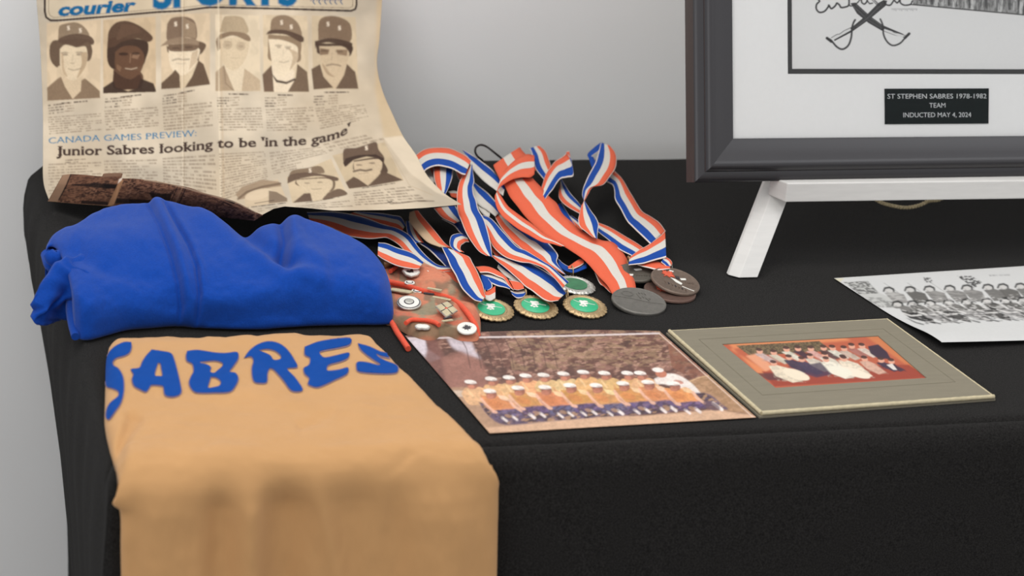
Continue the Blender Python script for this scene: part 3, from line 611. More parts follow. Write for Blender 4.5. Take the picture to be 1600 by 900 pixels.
def group_photo_colour():
    cv = Canvas(625, 510, 1190, 690, 3, (136, 98, 86)); A = (.0)
    F = [(625, 510), (1190, 510), (1190, 690), (625, 690)]
    cv.noise(F, (92, 60, 52), .95, 16, 7, 1, .46, .16, .4); cv.noise(F, (176, 138, 120), .8, 7, 3, 2, .62, .12, .5, 4); cv.noise(F, (70, 46, 42), .8, 26, 12, 5, .62, .1, .6)
    cv.noise([(790, 510), (1050, 510), (1080, 570), (800, 580)], (158, 130, 100), .6, 10, 3, 8, .55, .2)
    cv.noise([(1040, 520), (1190, 600), (1190, 640), (1050, 575)], (132, 84, 66), .8, 8, 5, 9, .4, .3)
    cv.poly([(633, 528), (663, 528), (668, 545), (690, 560), (672, 566), (650, 545)], (214, 206, 214), .9, 3)
    cv.poly([(698, 528), (735, 530), (742, 548), (752, 562), (728, 556), (706, 542)], (214, 204, 212), .8, 4)
    cv.poly([(672, 524), (684, 535), (700, 570), (720, 600), (690, 600), (664, 560)], (116, 76, 70), .9, 4)
    cv.poly([(690, 560), (720, 548), (752, 562), (764, 590), (764, 606), (700, 610)], (150, 104, 92), .85, 5)
    for k in range(9): x = 715+k*17; cv.line([(x, 520), (x+14, 545), (x+20, 575)], 1.6, (74, 50, 46), .7, .8)
    for k in range(10): cv.line([(850+k*19, 530+(k % 3)*7), (868+k*19, 527+(k % 3)*7), (882+k*19, 529+(k % 3)*7)], 2.2, (176, 146, 112), .4, 1.4)
    # ground
    cv.poly([(696, 612), (745, 622), (800, 650), (1000, 650), (1120, 640), (1185, 650), (1185, 690), (700, 690)], (206, 168, 138), 1, 2)
    cv.poly([(694, 606), (740, 604), (780, 640), (800, 665), (760, 668)], (166, 132, 106), .9, 2)
    cv.poly([(694, 609), (735, 611), (742, 620), (704, 620)], (208, 188, 170), .8, 1.5)
    cv.poly([(1070, 596), (1110, 586), (1150, 620), (1180, 648), (1120, 640), (1088, 612)], (178, 140, 106), .9, 2)
    cv.noise([(1070, 596), (1110, 586), (1180, 648), (1120, 640)], (140, 108, 76), .6, 6, 3, 4); cv.line([(1078, 596), (1092, 590), (1108, 587)], 1.6, (222, 186, 140), .7, .8)
    rg = random.Random(11)
    def blob(pts, col, a=1., bl=1.2, nz=.35):
        pp = [tuple(k) for k in catmull(np.array(list(pts)+[pts[0]], float), 4)[:-1]]; cv.poly(pp, col, a, bl); cv.noise(pp, tuple(c*.80 for c in col), nz, 5, 3, int(pts[0][0]))
    jit = lambda c, s_: tuple(max(0, min(255, k+rg.uniform(-s_, s_))) for k in c)
    back = [(735, 597), (767, 592), (795, 590), (821, 587), (849, 586), (880, 584), (911, 581.5), (944, 583), (980, 583), (1000, 583)]
    for i, (x, y) in enumerate(back):
        blob([(x-14, y+18), (x-8, y+9), (x+2, y+10), (x+14, y+7.5), (x+27, y+15), (x+34, y+34), (x+10, y+36), (x-4, y+34)], jit((228, 178, 126), 9), .97)
        cv.line([(x-4, y+12), (x+4, y+22)], 3, (242, 206, 158), .6, 1.2); cv.line([(x+16, y+20), (x+22, y+30)], 3.5, (198, 132, 88), .5, 1.2)
        cv.ell(x+3.5, y+5.5, 8.2, 5.4, (150, 94, 76), .95, 0, .8); cv.ell(x+1, y+7.5, 5.5, 3.4, (196, 128, 102), .85, 0, .8)
        cv.ell(x, y, 9.5, 3.4, (236, 228, 220), 1, .12, .5); cv.ell(x+6, y+1.8, 4.5, 1.4, (196, 176, 168), .7, .1, .5); cv.line([(x-7, y+3), (x+9, y+3.4)], 1.3, (98, 62, 56), .8, .4)
    # the man in white at the right end
    blob([(1022, 592), (1040, 584), (1060, 586), (1082, 600), (1098, 618), (1110, 630), (1080, 624), (1044, 602), (1026, 600)], (232, 222, 214), 1, 1.4, .2)
    cv.ell(1033, 584, 9, 6, (186, 118, 94), 1, .2, .8); cv.ell(1028, 578, 9, 3.6, (238, 230, 222), 1, .1, .5); cv.ell(1060, 597, 8, 3, (186, 112, 88), .8, .2, .8)
    # jeans, legs and ground shadow
    band = [(748, 628), (790, 640), (860, 634), (960, 628), (1040, 620), (1100, 614), (1128, 632), (1136, 640), (1100, 636), (1040, 644), (960, 650), (860, 658), (790, 664), (762, 648)]
    blob(band, (92, 78, 104), 1, 2, .3); cv.noise(band, (56, 40, 48), .9, 8, 4, 7, .5, .14, .9); cv.noise(band, (176, 138, 104), .8, 7, 4, 9, .62, .1, .9)
    front = [(765, 611), (809, 606), (851, 605), (890, 602), (931, 602), (973, 599), (1012, 597), (1052, 599)]
    for i, (x, y) in enumerate(front):
        k = rg.uniform(-1.5, 1.5)
        blob([(x-14, y+7), (x-2, y+8), (x+8, y+9), (x+20, y+6), (x+34, y+16), (x+42, y+27), (x+14, y+30), (x-2, y+28), (x-10, y+18)], jit((214, 142, 88), 10), 1)
        cv.ell(x+9, y+20, 12, 5, (196, 116, 66), .55, .3, 1.6)
        blob([(x+12, y+6), (x+25, y+8), (x+31, y+15), (x+18, y+13)], jit((238, 206, 164), 8), .85, 1.2, .1)
        cv.ell(x+3, y+6, 8.5, 6, (148, 90, 74), .97, 0, .8); cv.ell(x+1, y+8.5, 6, 4, (190, 122, 98), .85, 0, .8); cv.ell(x+3, y+7, 4.5, .8, (104, 60, 54), .5, 0, .5)
        cv.ell(x, y, 10, 3.5, (238, 230, 222), 1, .08, .5); cv.ell(x+6, y+2, 5, 1.4, (196, 176, 168), .7, .08, .5); cv.line([(x-7, y+3.6), (x+10, y+3.4)], 1.2, (96, 58, 54), .85, .4)
        cv.poly([(x+4, y+32), (x+26, y+28), (x+42, y+28), (x+52, y+38), (x+30, y+40), (x+10, y+42)], jit((94, 88, 132), 10), .75, 2)
        cv.noise([(x+4, y+30), (x+42, y+28), (x+52, y+40), (x+10, y+44)], (58, 46, 72), .8, 4, 3, i, .55, .15, .8)
        cv.line([(x-13, y+12), (x-5, y+22), (x+6+k, y+32)], 4.0, (224, 176, 152), .9, .8); cv.line([(x-6, y+22), (x+3, y+31)], 1.4, (178, 116, 96), .5, .8)
        cv.line([(x+31, y+14), (x+37, y+23), (x+50+k, y+31)], 4.2, (226, 180, 156), .9, .8); cv.ell(x+8, y+32.5, 5, 2.4, (222, 174, 152), .9, .3, .6)
        for dx, dy in ((19, 41), (35, 39)):
            cv.line([(x+dx+k, y+dy), (x+dx+8+k, y+dy+6)], 4.0+rg.uniform(-.8, .6), (232, 220, 216), .92, .7); cv.line([(x+dx-6, y+dy-5), (x+dx, y+dy)], 3.6, (70, 52, 62), .6, .9)
        cv.ell(x+29, y+39, 6, 2.6, (172, 134, 100), .7, .3, 1)
    cv.line([(1114, 630), (1128, 640)], 5, (232, 222, 216), .95, .8); cv.ell(1112, 634, 14, 6, (88, 66, 82), .8, .4, 1.5)
    n_ = fbm(cv.X/2.3, cv.Y/1.6, 77, 3)-.5; n2_ = fbm(cv.X/9, cv.Y/5, 78, 2)-.5; cv.a *= (1+.38*n_+.30*n2_)[..., None]
    lift_ = lin((150, 118, 104)); cv.a = cv.a*.90+lift_.astype(np.float32)*.10
    for k, (x0, y0, x1, y1) in enumerate([(633, 528, 1030, 520)]): cv.line([(x0, y0+.8), (880, 525), (x1, y1+.8)], 2.6, (214, 200, 198), .9, .4)
    cv.line([(1030, 521), (1180, 655)], 1.6, (220, 196, 180), .8, .3); cv.line([(766, 679.5), (900, 673), (1180, 654.5)], 1.4, (228, 196, 170), .8, .3)
    cv.soften(1); return cv
def photo_colour():
    cv = group_photo_colour(); c = [(633, 527.5), (1030, 520), (1181, 655), (765, 680)]
    hf = lambda U, V: .0020+.0030*np.clip(1-V*4, 0, 1)**2*(4*U*(1-U)) + .006*np.clip((.25-U)/.25, 0, 1)**2*np.clip(1-V*3, 0, 1)*0 + .004*np.clip((V-.75)/.25, 0, 1)**2*U*0
    P, U, V = sheet_surface(c, 520, 260, hf); px, py = project(P)
    o = grid('photograph', P, MT['photo'], colors=cv.sample(px, py), thick=.0004)
    tag(o, 'faded colour team photo of players in white caps and orange shirts among trees', 'photograph')
photo_colour()
def folder():
    c = [(1046, 516.5), (1386, 498), (1553, 619), (1190, 645)]
    W = [at(*k, .0045) for k in c]; ctr = sum(W)/4
    t = thing('photo_folder', 'olive-grey card folder with a cream edge and an old colour group photo inside', 'photo folder', (ctr[0], ctr[1], TZ))
    q = lambda u, v, h: (1-v)*((1-u)*W[0]+u*W[1])+v*((1-u)*W[3]+u*W[2])+np.array([0, 0, h])
    # inner picture rectangle in the folder's own uv
    inn = [(1128, 537), (1372, 524), (1448, 590), (1212, 605.5)]
    def uv(k):
        p = at(*k, .0045); u = v = .5
        for _ in range(20):
            x = q(u, v, 0); e = 1e-4; J = np.stack([(q(u+e, v, 0)-x)[:2]/e, (q(u, v+e, 0)-x)[:2]/e], 1); d = np.linalg.solve(J, (p-x)[:2]); u += d[0]; v += d[1]
        return u, v
    UV = [uv(k) for k in inn]
    # back card
    b = MB(); b.prism([q(-.012, -.004, -.0042), q(1.004, -.004, -.0042), q(1.006, 1.006, -.0042), q(-.012, 1.012, -.0042)], (0, 0, .0018)); b.link('back_card', MT['card'], t)
    # front card with an opening
    b = MB(); o_ = [(0, 0), (1, 0), (1, 1), (0, 1)]; V = []
    for h in (-.0018, .0): V += [q(u, v, h) for u, v in o_] + [q(u, v, h) for u, v in UV]
    F = []
    for k in range(4):
        n = (k+1) % 4; F += [(8+k, 8+n, 12+n, 12+k), (k, 4+k, 4+n, n), (k, n, 8+n, 8+k), (4+k, 12+k, 12+n, 4+n)]
    b.add(V, F); b.link('window_card', MT['card'], t, bevel=.0006)
    # cream piping along the edges
    e = .0022/.24; b = MB()
    ring = [q(e*0, e*0, -.0004), q(1, 0, -.0004), q(1, 1, -.0004), q(0, 1, -.0004)]
    def edge(a, c_, r, name):
        n = 60; L = np.linspace(0, 1, n)[:, None]; pth = a+(c_-a)*L; rr = r*(1+.14*(hash2(np.arange(n), np.arange(n)*0, 3)-.5)); bb = MB(); bb.tube(pth, rr, 8); return bb.link(name, MT['cream'], t, smooth=True)
    edge(ring[3], ring[2], .0022, 'edge_binding'); edge(ring[0], ring[3], .0019, 'edge_binding'); edge(ring[1], ring[2], .0010, 'edge_binding'); edge(ring[0], ring[1], .0007, 'edge_binding')
    # embossed lines round the window
    b = MB()
    gu, gv = .03, .04; u0 = min(UV[0][0], UV[3][0])-.075; u1 = max(UV[1][0], UV[2][0])+.06; v0 = min(UV[0][1], UV[1][1])-.07; v1 = max(UV[2][1], UV[3][1])+.07
    rr = [(u0, v0), (u1, v0), (u1, v1), (u0, v1)]
    for k in range(4): b.tube([q(*rr[k], .0001), q(*rr[(k+1) % 4], .0001)], .00035, 6)
    b.link('embossed_line', MT['card'], t)
    # the picture
    cv = Canvas(1120, 518, 1455, 612, 4, (178, 92, 66)); F = [(1120, 518), (1455, 518), (1455, 612), (1120, 612)]
    cv.poly([(1120, 518), (1300, 518), (1330, 532), (1140, 545), (1200, 580), (1190, 590)], (212, 132, 88), 1, 3); cv.poly([(1345, 520), (1375, 520), (1455, 590), (1430, 580)], (196, 118, 76), 1, 3)
    cv.poly([(1150, 540), (1280, 533), (1300, 548), (1172, 556)], (122, 104, 76), 1, 1); cv.noise([(1150, 540), (1280, 533), (1300, 548), (1172, 556)], (80, 66, 50), .9, 2, 1.6, 1)
    cv.poly([(1190, 580), (1210, 604), (1450, 590), (1420, 570), (1390, 570), (1240, 582)], (150, 66, 50), 1, 1.5); cv.poly([(1180, 583), (1230, 583), (1226, 594), (1200, 594)], (92, 54, 56), .9, 1.5)
    cv.poly([(1165, 556), (1185, 552), (1210, 575), (1196, 580)], (216, 150, 116), 1, 2)
    rng = random.Random(4)
    def person(x, y, body, n=1.0, dx=16, L=26, dark=False):
        cv.poly([(x-7, y+7), (x+4, y+5), (x+dx, y+10), (x+dx+L*.8, y+L), (x+dx+L*.3, y+L+3), (x+4, y+L*.75)], body, .96, 1.1)
        cv.noise([(x-7, y+6), (x+dx, y+8), (x+dx+L, y+L+3), (x+4, y+L)], tuple(c*.8 for c in body), .45, 4, 3, int(x))
        cv.ell(x+1, y+3.2, 5, 3.6, (214, 158, 134), 1, .2, .5); cv.ell(x, y, 5.2, 2.4, (70, 46, 42), .95, .15, .5)
    for x, y, bd in ((1186, 546, (198, 172, 166)), (1208, 548, (200, 190, 170)), (1228, 543, (214, 208, 190)), (1246, 542, (74, 52, 62)), (1266, 542, (206, 160, 150)), (1286, 541, (90, 66, 66)), (1300, 541, (214, 208, 192)), (1318, 542, (190, 172, 156)), (1330, 538, (164, 108, 98)), (1346, 538, (206, 190, 176))): person(x, y, bd, L=18, dx=13)
    cv.poly([(1356, 541), (1372, 538), (1386, 550), (1392, 561), (1372, 560), (1360, 552)], (62, 46, 60), 1, 1)
    for x, y, bd in ((1232, 556, (64, 54, 74)), (1252, 559, (70, 62, 84)), (1265, 554, (206, 196, 180)), (1288, 552, (220, 212, 194)), (1316, 556, (216, 186, 164)), (1350, 558, (206, 166, 146))): person(x, y, bd, L=24)
    for x, y, bd in ((1208, 565, (222, 208, 184)), (1290, 559, (228, 220, 202)), (1318, 558, (226, 212, 190))): person(x, y, bd, L=30, dx=22)
    cv.ell(1244, 585, 22, 7, (226, 212, 188), 1, .32, 1); cv.ell(1335, 582, 26, 6, (230, 216, 196), 1, .3, 1); cv.ell(1312, 580, 20, 7, (226, 220, 202), 1, .2, 1)
    cv.poly([(1262, 570), (1282, 566), (1300, 585), (1276, 590), (1258, 584)], (66, 54, 76), .85, 1.5)
    person(1376, 560, (58, 50, 70), L=18); person(1392, 562, (70, 52, 66), L=16, dx=10); cv.poly([(1385, 570), (1394, 568), (1402, 578), (1396, 578)], (222, 214, 206), .9, .6)
    cv.soften(1)
    n1, n2 = 300, 110; U, V = np.meshgrid(np.linspace(0, 1, n1), np.linspace(0, 1, n2)); g = [q(u, v, -.0012) for u, v in UV]
    ex = [g[0]*1, g[1]*1, g[2]*1, g[3]*1]; c_ = sum(ex)/4; ex = [c_+(p-c_)*1.015 for p in ex]
    P = ((1-V)*(1-U))[..., None]*ex[0]+((1-V)*U)[..., None]*ex[1]+(V*U)[..., None]*ex[2]+(V*(1-U))[..., None]*ex[3]; px, py = project(P)
    grid('mounted_photo', P, MT['photo'], t, colors=cv.sample(px, py), thick=.0003)['label'] = 'small reddish group photo behind the card window'
folder()
def photo_bw():
    cv = Canvas(1295, 398, 1990, 560, 2.5, (202, 202, 200)); F = [(1295, 398), (1990, 398), (1990, 560), (1295, 560)]
    X0 = 1290; k_ = .19375
    def p(x, y): return (X0+x*k_, 410+y*k_)
    D = (16, 15, 15)
    cv.poly([p(60, 130), p(150, 128), p(110, 165)], (206, 200, 172), .9, 1)
    cv.poly([p(145, 160), p(330, 150), p(440, 250), p(560, 290), p(600, 370), p(400, 360), p(300, 285), p(250, 230)], (186, 186, 182), .9, 2)
    cv.noise([p(145, 160), p(340, 150), p(430, 250), p(270, 255)], (84, 84, 82), .9, 3.4, 1.6, 2, .5, .2, -.8)
    cv.noise([p(290, 275), p(560, 290), p(590, 365), p(390, 362)], (110, 110, 108), .7, 4, 2, 3, .5, .2, -.8)
    cv.noise([p(790, 120), p(850, 125), p(870, 170), p(800, 160)], D, .8, 2, 2, 5, .5, .1); cv.noise([p(1060, 110), p(1180, 110), p(1260, 160), p(1200, 210), p(1130, 160)], D, .9, 2.4, 1.6, 6, .45, .1)
    cv.text_block([p(1290, 95), p(1480, 90), p(1490, 112), p(1300, 118)], 1, (120, 120, 120), .6, 9)
    for a in (470, 660, 850): cv.line([p(a, 165), p(a+120, 245)], .7, (120, 120, 118), .6)
    rng = random.Random(7); W_ = 2700
    # three rows of players
    for r, (y0, dy, hgt) in enumerate(((215, -18, 120), (330, -20, 110), (395, -22, 110))):
        x = 480+r*70; i = 0
        while x < W_:
            y = y0+dy*(x-500)/600; t = rng.choice([(142, 140, 136), (112, 110, 106), (172, 170, 166), (92, 90, 86)])
            if r == 0:
                cv.poly([p(x-5, y+30), p(x+70, y+20), p(x+150, y+40), p(x+190, y+110), p(x+80, y+120)], t, .96, .8)
                cv.noise([p(x-5, y+30), p(x+70, y+20), p(x+150, y+40), p(x+190, y+110), p(x+80, y+120)], (92, 90, 88), .5, 9, 1.4, int(x))
            elif r == 1:
                cv.poly([p(x-5, y+30), p(x+70, y+15), p(x+160, y+40), p(x+220, y+90), p(x+90, y+95)], t, .96, .8)
                cv.line([p(x+130, y+30), p(x+240, y+95)], 1.8, (222, 220, 216), .85, .4)
            else:
                cv.poly([p(x+10, y+20), p(x+110, y+10), p(x+240, y+60), p(x+270, y+105), p(x+170, y+85), p(x+60, y+60)], rng.choice([(70, 68, 66), (186, 184, 180), (38, 36, 36), (150, 148, 146)]), .97, .6)
                cv.line([p(x+30, y+60), p(x+110, y+95), p(x+170, y+110)], 1.6, D, .9, .4); cv.line([p(x-10, y+15), p(x+70, y+40), p(x+150, y+35)], 2.2, (216, 214, 210), .9, .5)
            if r < 2:
                cv.ell(*p(x+28, y+12), 6.4, 3.2, (196, 194, 190), 1, .15, .4); cv.line([p(x-12, y+16), p(x-2, y-8), p(x+34, y-14), p(x+66, y), p(x+70, y+16)], 2.8, D, .95, .4)
                cv.line([p(x+10, y+18), p(x+22, y+24)], .9, (90, 88, 86), .6, .3)
                if r == 1: cv.line([p(x+60, y+62), p(x+110, y+72)], 2.6, D, .85, .3); cv.line([p(x+66, y+56), p(x+100, y+64)], 1.0, (220, 218, 214), .9, .2)
            x += rng.uniform(118, 175); i += 1
    cv.noise([p(640, 330), p(2700, 220), p(2700, 420), p(760, 500)], D, .55, 7, 2.2, 12, .6, .1, -.9)
    cv.noise([p(640, 300), p(2700, 200), p(2700, 400), p(760, 490)], (214, 212, 208), .5, 6, 1.8, 14, .62, .1, -.9)
    cv.poly([p(560, 380), p(700, 490), p(860, 530), p(1200, 490), p(2700, 470), p(2700, 800), p(900, 800), p(500, 420)], (202, 202, 200), .0)
    cv.poly([p(380, 372), p(600, 372), p(640, 440), p(740, 505), p(880, 522), p(1200, 492), p(1560, 470), p(2700, 430), p(3700, 430), p(3700, 900), p(400, 900)], (202, 202, 200), 1, .8)
    cv.soften(1)
    # left edge and rounded front corner follow the print's slight curl
    c = [(1303, 437), (1788, 406), (1960, 520), (1470, 546)]
    nu, nv = 420, 190
    def hf(U, V): return .0018+.016*np.clip(V-.45, 0, 1)**2*np.exp(-U*3.2)*2.2 - .012*np.clip(V-.82, 0, 1)**2*np.exp(-U*5)*12
    P, U, V = sheet_surface(c, nu, nv, lambda U, V: np.maximum(hf(U, V), .0018)); px, py = project(P)
    o = grid('photograph', P, MT['photo'], colors=cv.sample(px, py), thick=.0003)
    tag(o, 'black-and-white team photo with wide white border lying in front of the easel', 'photograph')
photo_bw()
# ================================================================== BLUE SWEATSHIRT (rolled bundle)
def sweatshirt():
    t = thing('sweatshirt', 'rolled royal blue fleece sweatshirt lying behind the gold jersey', 'sweatshirt', (.28, 1.88, TZ))
    # stations: crest (px), front foot (px), crest height (m), back depth
    S = [(72, 392, 100, 420, .046, .02), (75, 384, 111, 462, .050, .03), (86, 370, 114, 520, .056, .04), (104, 362, 122, 534, .060, .05), (123, 357, 140, 537, .062, .05), (153, 337, 168, 530, .066, .05), (190, 324, 200, 522, .068, .05), (228, 321, 235, 519, .070, .05),
         (262, 318, 275, 516, .072, .05), (300, 327, 305, 518, .070, .05), (330, 343, 330, 519, .066, .05), (372, 366, 372, 520, .060, .05), (415, 357, 415, 520, .060, .05), (440, 352, 440, 518, .060, .05), (458, 345, 455, 517, .062, .05),
         (490, 348, 487, 515, .060, .05), (528, 361, 525, 514, .057, .05), (562, 380, 560, 513, .052, .045), (590, 404, 588, 513, .045, .04), (606, 432, 605, 512, .034, .03), (613, 465, 612, 510, .022, .02), (615, 488, 614, 506, .010, .01), (615, 497, 615, 501, .004, .004)]
    C = catmull(S, 14); m = 96; ph = np.linspace(-.10, math.pi*1.02, m); n = len(C); P = np.zeros((m, n, 3))
    P1 = at(C[:, 0], C[:, 1], C[:, 4]); P0 = at(C[:, 2], C[:, 3], 0)
    for i, a in enumerate(ph):
        H = C[:, 4]
        if a < math.pi/2:
            k = 1-math.cos(max(a, 0)); z = np.sin(max(a, 0))**.62; kk = k**1.15
            q = P0+(P1-P0)*kk; q[:, 2] = TZ+.002+(H-.002)*z - (a < 0)*.0015
            if a < 0: q[:, 1] += .02*(-a/.1)
        else:
            b_ = a-math.pi/2; q = P1.copy(); q[:, 1] += C[:, 5]*math.sin(min(b_, math.pi/2))**.9+.0; q[:, 2] = TZ+.001+(H-.001)*max(math.cos(b_), 0)**.7
        P[i] = q
    px, py = project(P)
    d = np.zeros(px.shape)
    d += .0075*gline(px, py, [(243, 310), (262, 352), (280, 395), (291, 440), (295, 480), (290, 520)], 10)
    d -= .0045*gline(px, py, [(233, 318), (250, 352), (268, 395), (279, 440), (283, 480), (279, 520)], 4)
    d -= .0040*gline(px, py, [(258, 318), (274, 346), (294, 380), (307, 415), (312, 460), (308, 500), (304, 520)], 3.5)
    d += .0022*gline(px, py, [(270, 322), (302, 380), (316, 420), (320, 470), (314, 515)], 6)
    d += .008*gline(px, py, [(318, 333), (352, 362), (392, 392), (440, 420), (500, 440)], 17)
    d -= .013*gline(px, py, [(378, 352), (402, 374), (430, 398), (452, 412)], 14)
    d -= .010*gline(px, py, [(442, 350), (446, 375), (440, 400)], 9)
    d += .006*gline(px, py, [(458, 350), (468, 385), (500, 410)], 14)
    d += .005*gline(px, py, [(124, 372), (170, 380), (230, 372)], 24)
    d -= .005*gline(px, py, [(118, 395), (170, 420), (240, 436)], 16)
    d += .004*gline(px, py, [(120, 470), (180, 490), (270, 500)], 20)
    d += .004*gline(px, py, [(330, 470), (420, 455), (520, 440), (590, 450)], 26)
    d -= .003*gline(px, py, [(330, 500), (420, 490), (520, 480)], 14)
    d += .004*(fbm(px/55., py/40., 21)-.5)*2+.0010*(fbm(px/14., py/12., 23)-.5)*2
    dirv = np.array([-.05, -.55, .83]); w_ = np.clip((P[..., 2]-TZ)/.012, 0, 1)*np.clip((615-px)/25, 0, 1)
    P = P+(d*w_)[..., None]*dirv
    P[..., 2] = np.maximum(P[..., 2], TZ+.0008)
    # close the left end in a curl: extra columns turn inwards
    L = P[:, 0]; ctr = L.mean(0); cols = []
    for k, s_ in enumerate((.55, .75, .9)): cols.append(ctr+(L-ctr)*s_+np.array([.010, 0, 0])*(1-s_)*3)
    P = np.concatenate([np.stack(cols, 1), P], 1)
    o = grid('rolled_body', P, MT['blue'], t)
    sb = o.modifiers.new('soft', 'SUBSURF'); sb.levels = 0; sb.render_levels = 1
    # the crumpled sleeve poking out of the left end
    A = [(62, 462, .020, .013), (74, 446, .026, .020), (92, 432, .030, .026), (112, 424, .034, .030), (134, 424, .036, .030)]
    V = []; nn = 40; CC = catmull([(a[0], a[1], a[2], a[3]) for a in A], 10)
    for (x, y, h, r) in CC:
        c0 = at(x, y+22, h*.8)
        for k in range(nn):
            an = 2*math.pi*k/nn; rr = r*(1+.16*math.sin(3*an+x*.05)+.10*math.sin(5*an-x*.11)+.05*math.sin(9*an+x*.3))
            V.append(c0+np.array([.006*math.sin(4*an), -rr*math.cos(an)*1.15, max(rr*math.sin(an), -(c0[2]-TZ-.001))]))
    V = np.array(V).reshape(len(CC), nn, 3)
    cap_ = V[0].mean(0); V = np.concatenate([[cap_+(V[0]-cap_)*.02-[.006, 0, 0]], [cap_+(V[0]-cap_)*.6-[.005, 0, 0]], V], 0)
    grid('sleeve', V, MT['blue'], t, closeu=True)
    # small lip of the roll curling under at the upper left
    path = [at(x, y, h) for x, y, h in ((76, 396, .050), (84, 404, .046), (98, 404, .044), (108, 412, .040), (113, 430, .032), (115, 460, .022), (116, 500, .012), (118, 526, .006))]
    b = MB(); b.tube(catmull(path, 8), np.interp(np.linspace(0, 1, 57), [0, .2, .8, 1], [.006, .0085, .0075, .004]), 12); b.link('roll_lip', MT['blue'], t, smooth=True)
    path = [at(x, y, h) for x, y, h in ((74, 398, .040), (80, 414, .036), (95, 420, .034), (105, 432, .030))]
    b = MB(); b.tube(catmull(path, 8), .0065, 12); b.link('roll_lip', MT['blue'], t, smooth=True)
sweatshirt()
# ================================================================== GOLD JERSEY
def jersey():
    t = thing('sports_jersey', 'gold team jersey lettered SABRES hanging over the front edge of the table', 'jersey', (.30, 1.48, TZ))
    u = np.linspace(0, 1, 200)
    rows = []   # (left..right px polyline, mode, value)
    def lr(L, R, mid=()): return resamp([L, *mid, R], u)
    top = resamp([(171, 526), (184, 517), (202, 512), (262, 508), (300, 512), (352, 519), (400, 515), (440, 510), (500, 508), (560, 510), (576, 515), (584, 520)], u)
    R = [(top, 0), (lr((167, 540), (598, 535)), 0), (lr((165, 575), (636, 574)), 0), (lr((164, 610), (670, 608)), 0), (lr((164, 645), (703, 640)), 0), (lr((172, 680), (735, 667)), 0), (lr((181, 705), (756, 686)), 0)]
    Pr = [at(q[:, 0], q[:, 1], .019) for q, _ in R]
    A = np.array(Pr); A = catmull(A.reshape(len(A), -1), 14).reshape(-1, 200, 3)
    # over the edge
    X = A[-1, :, 0]; yl = A[-1, :, 1]; Lx = np.interp(u, [0, 1], [.150, .462]); rowsE = []
    zt = A[-1, :, 2]
    def hang(z):   # hanging part: left/right limits follow the photograph
        pts = catmull([(185, 722), (177, 760), (175, 778), (187, 798), (188, 850), (189, 905), (192, 1050), (196, 1250)], 10)
        ptr = catmull([(770, 705), (776, 730), (777, 780), (776, 850), (774, 905), (768, 1050), (760, 1250)], 10)
        wl = atY(pts[:, 0], pts[:, 1], 1.470); wr = atY(ptr[:, 0], ptr[:, 1], 1.470)
        xl = np.interp(-z, -wl[:, 2], wl[:, 0]); xr = np.interp(-z, -wr[:, 2], wr[:, 0]); return xl+(xr-xl)*u
    EY, EZ = [], []
    bend = np.linspace(0, math.pi/2, 16)[1:]
    x0 = A[-1, :, 0]
    y_end = 1.457
    for k, a in enumerate(bend):
        y = y_end + (yl-y_end)*(1-math.sin(a)); ztop = TZ+.019-.030*(1-math.cos(a))
        f = math.sin(a)**2; z = np.full(200, ztop); x = x0*(1-f)+hang(ztop)*f
        rowsE.append(np.stack([x, y, z], -1))
    for z in np.linspace(TZ-.016, TZ-.40, 110): rowsE.append(np.stack([hang(z), np.full(200, y_end), np.full(200, z)], -1))
    P = np.concatenate([A, np.array(rowsE)], 0)
    px, py = project(P)
    hz = np.clip((TZ+.012-P[..., 2])/.035, 0, 1)              # 0 on the table, 1 hanging
    g = lambda x, w: np.exp(-((px-x)/w)**2)
    amp = np.clip((py-735)/70, 0, 1)
    fold = .010*g(392, 24)-.008*g(345, 26)-.013*g(450, 40)-.006*g(560, 46)+.010*g(690, 62)-.004*g(618, 22)+.005*g(255, 45)-.003*g(215, 18)+.004*np.exp(-((px-505-(py-800)*.25)/16)**2)
    P[..., 1] -= hz*fold*(.35+.65*amp)
    P[..., 1] -= hz*.003*(fbm(px/60., py/120., 5)-.5)*2
    tb = 1-hz
    bump = .0035*(fbm(px/70., py/28., 31)-.5)*2
    bump += .003*gline(px, py, [(330, 517), (400, 530), (460, 520)], 14)-.0045*gline(px, py, [(180, 700), (196, 670), (205, 650)], 7)-.004*gline(px, py, [(186, 720), (192, 690), (215, 655)], 8)
    bump -= .0025*gline(px, py, [(470, 665), (500, 652), (520, 645)], 9)+.003*gline(px, py, [(600, 745), (630, 720), (640, 708)], 9)
    bump += .002*gline(px, py, [(200, 590), (400, 600), (640, 600)], 30)
    P[..., 2] += tb*bump
    # rounded border: the shirt is a folded bundle, so its rim drops to the cloth
    n0 = len(A); ii = np.arange(P.shape[0])[:, None]; jj = u[None, :]
    eL = np.clip(jj/.055, 0, 1); eR = np.clip((1-jj)/.045, 0, 1); eT = np.clip(ii/16., 0, 1)
    rim = np.sqrt(1-(1-eL)**2)*np.sqrt(1-(1-eR)**2)*np.where(ii < 16, np.sqrt(1-(1-eT)**2), 1)
    P[..., 2] -= tb*(1-rim)*.014
    rimh = (1-np.sqrt(1-(1-eL)**2))+(1-np.sqrt(1-(1-eR)**2)); P[..., 1] += hz*rimh*.010
    # skirts under the rim
    Lc = P[:, :1].copy(); Rc = P[:, -1:].copy()
    hzl, hzr = hz[:, :1], hz[:, -1:]
    for Q, s_ in ((Lc, 1), (Rc, -1)):
        h_ = hz[:, :1]; Q[..., 2] = np.where(h_ < .3, TZ+.0012, Q[..., 2]); Q[..., 1] += h_*.012; Q[..., 0] += s_*.002
    P = np.concatenate([Lc, P, Rc], 1); T_ = P[:1].copy(); T_[..., 2] = TZ+.0012; T_[..., 1] -= .002; P = np.concatenate([T_, P], 0)
    body = grid('jersey_body', P, MT['jersey'], t)
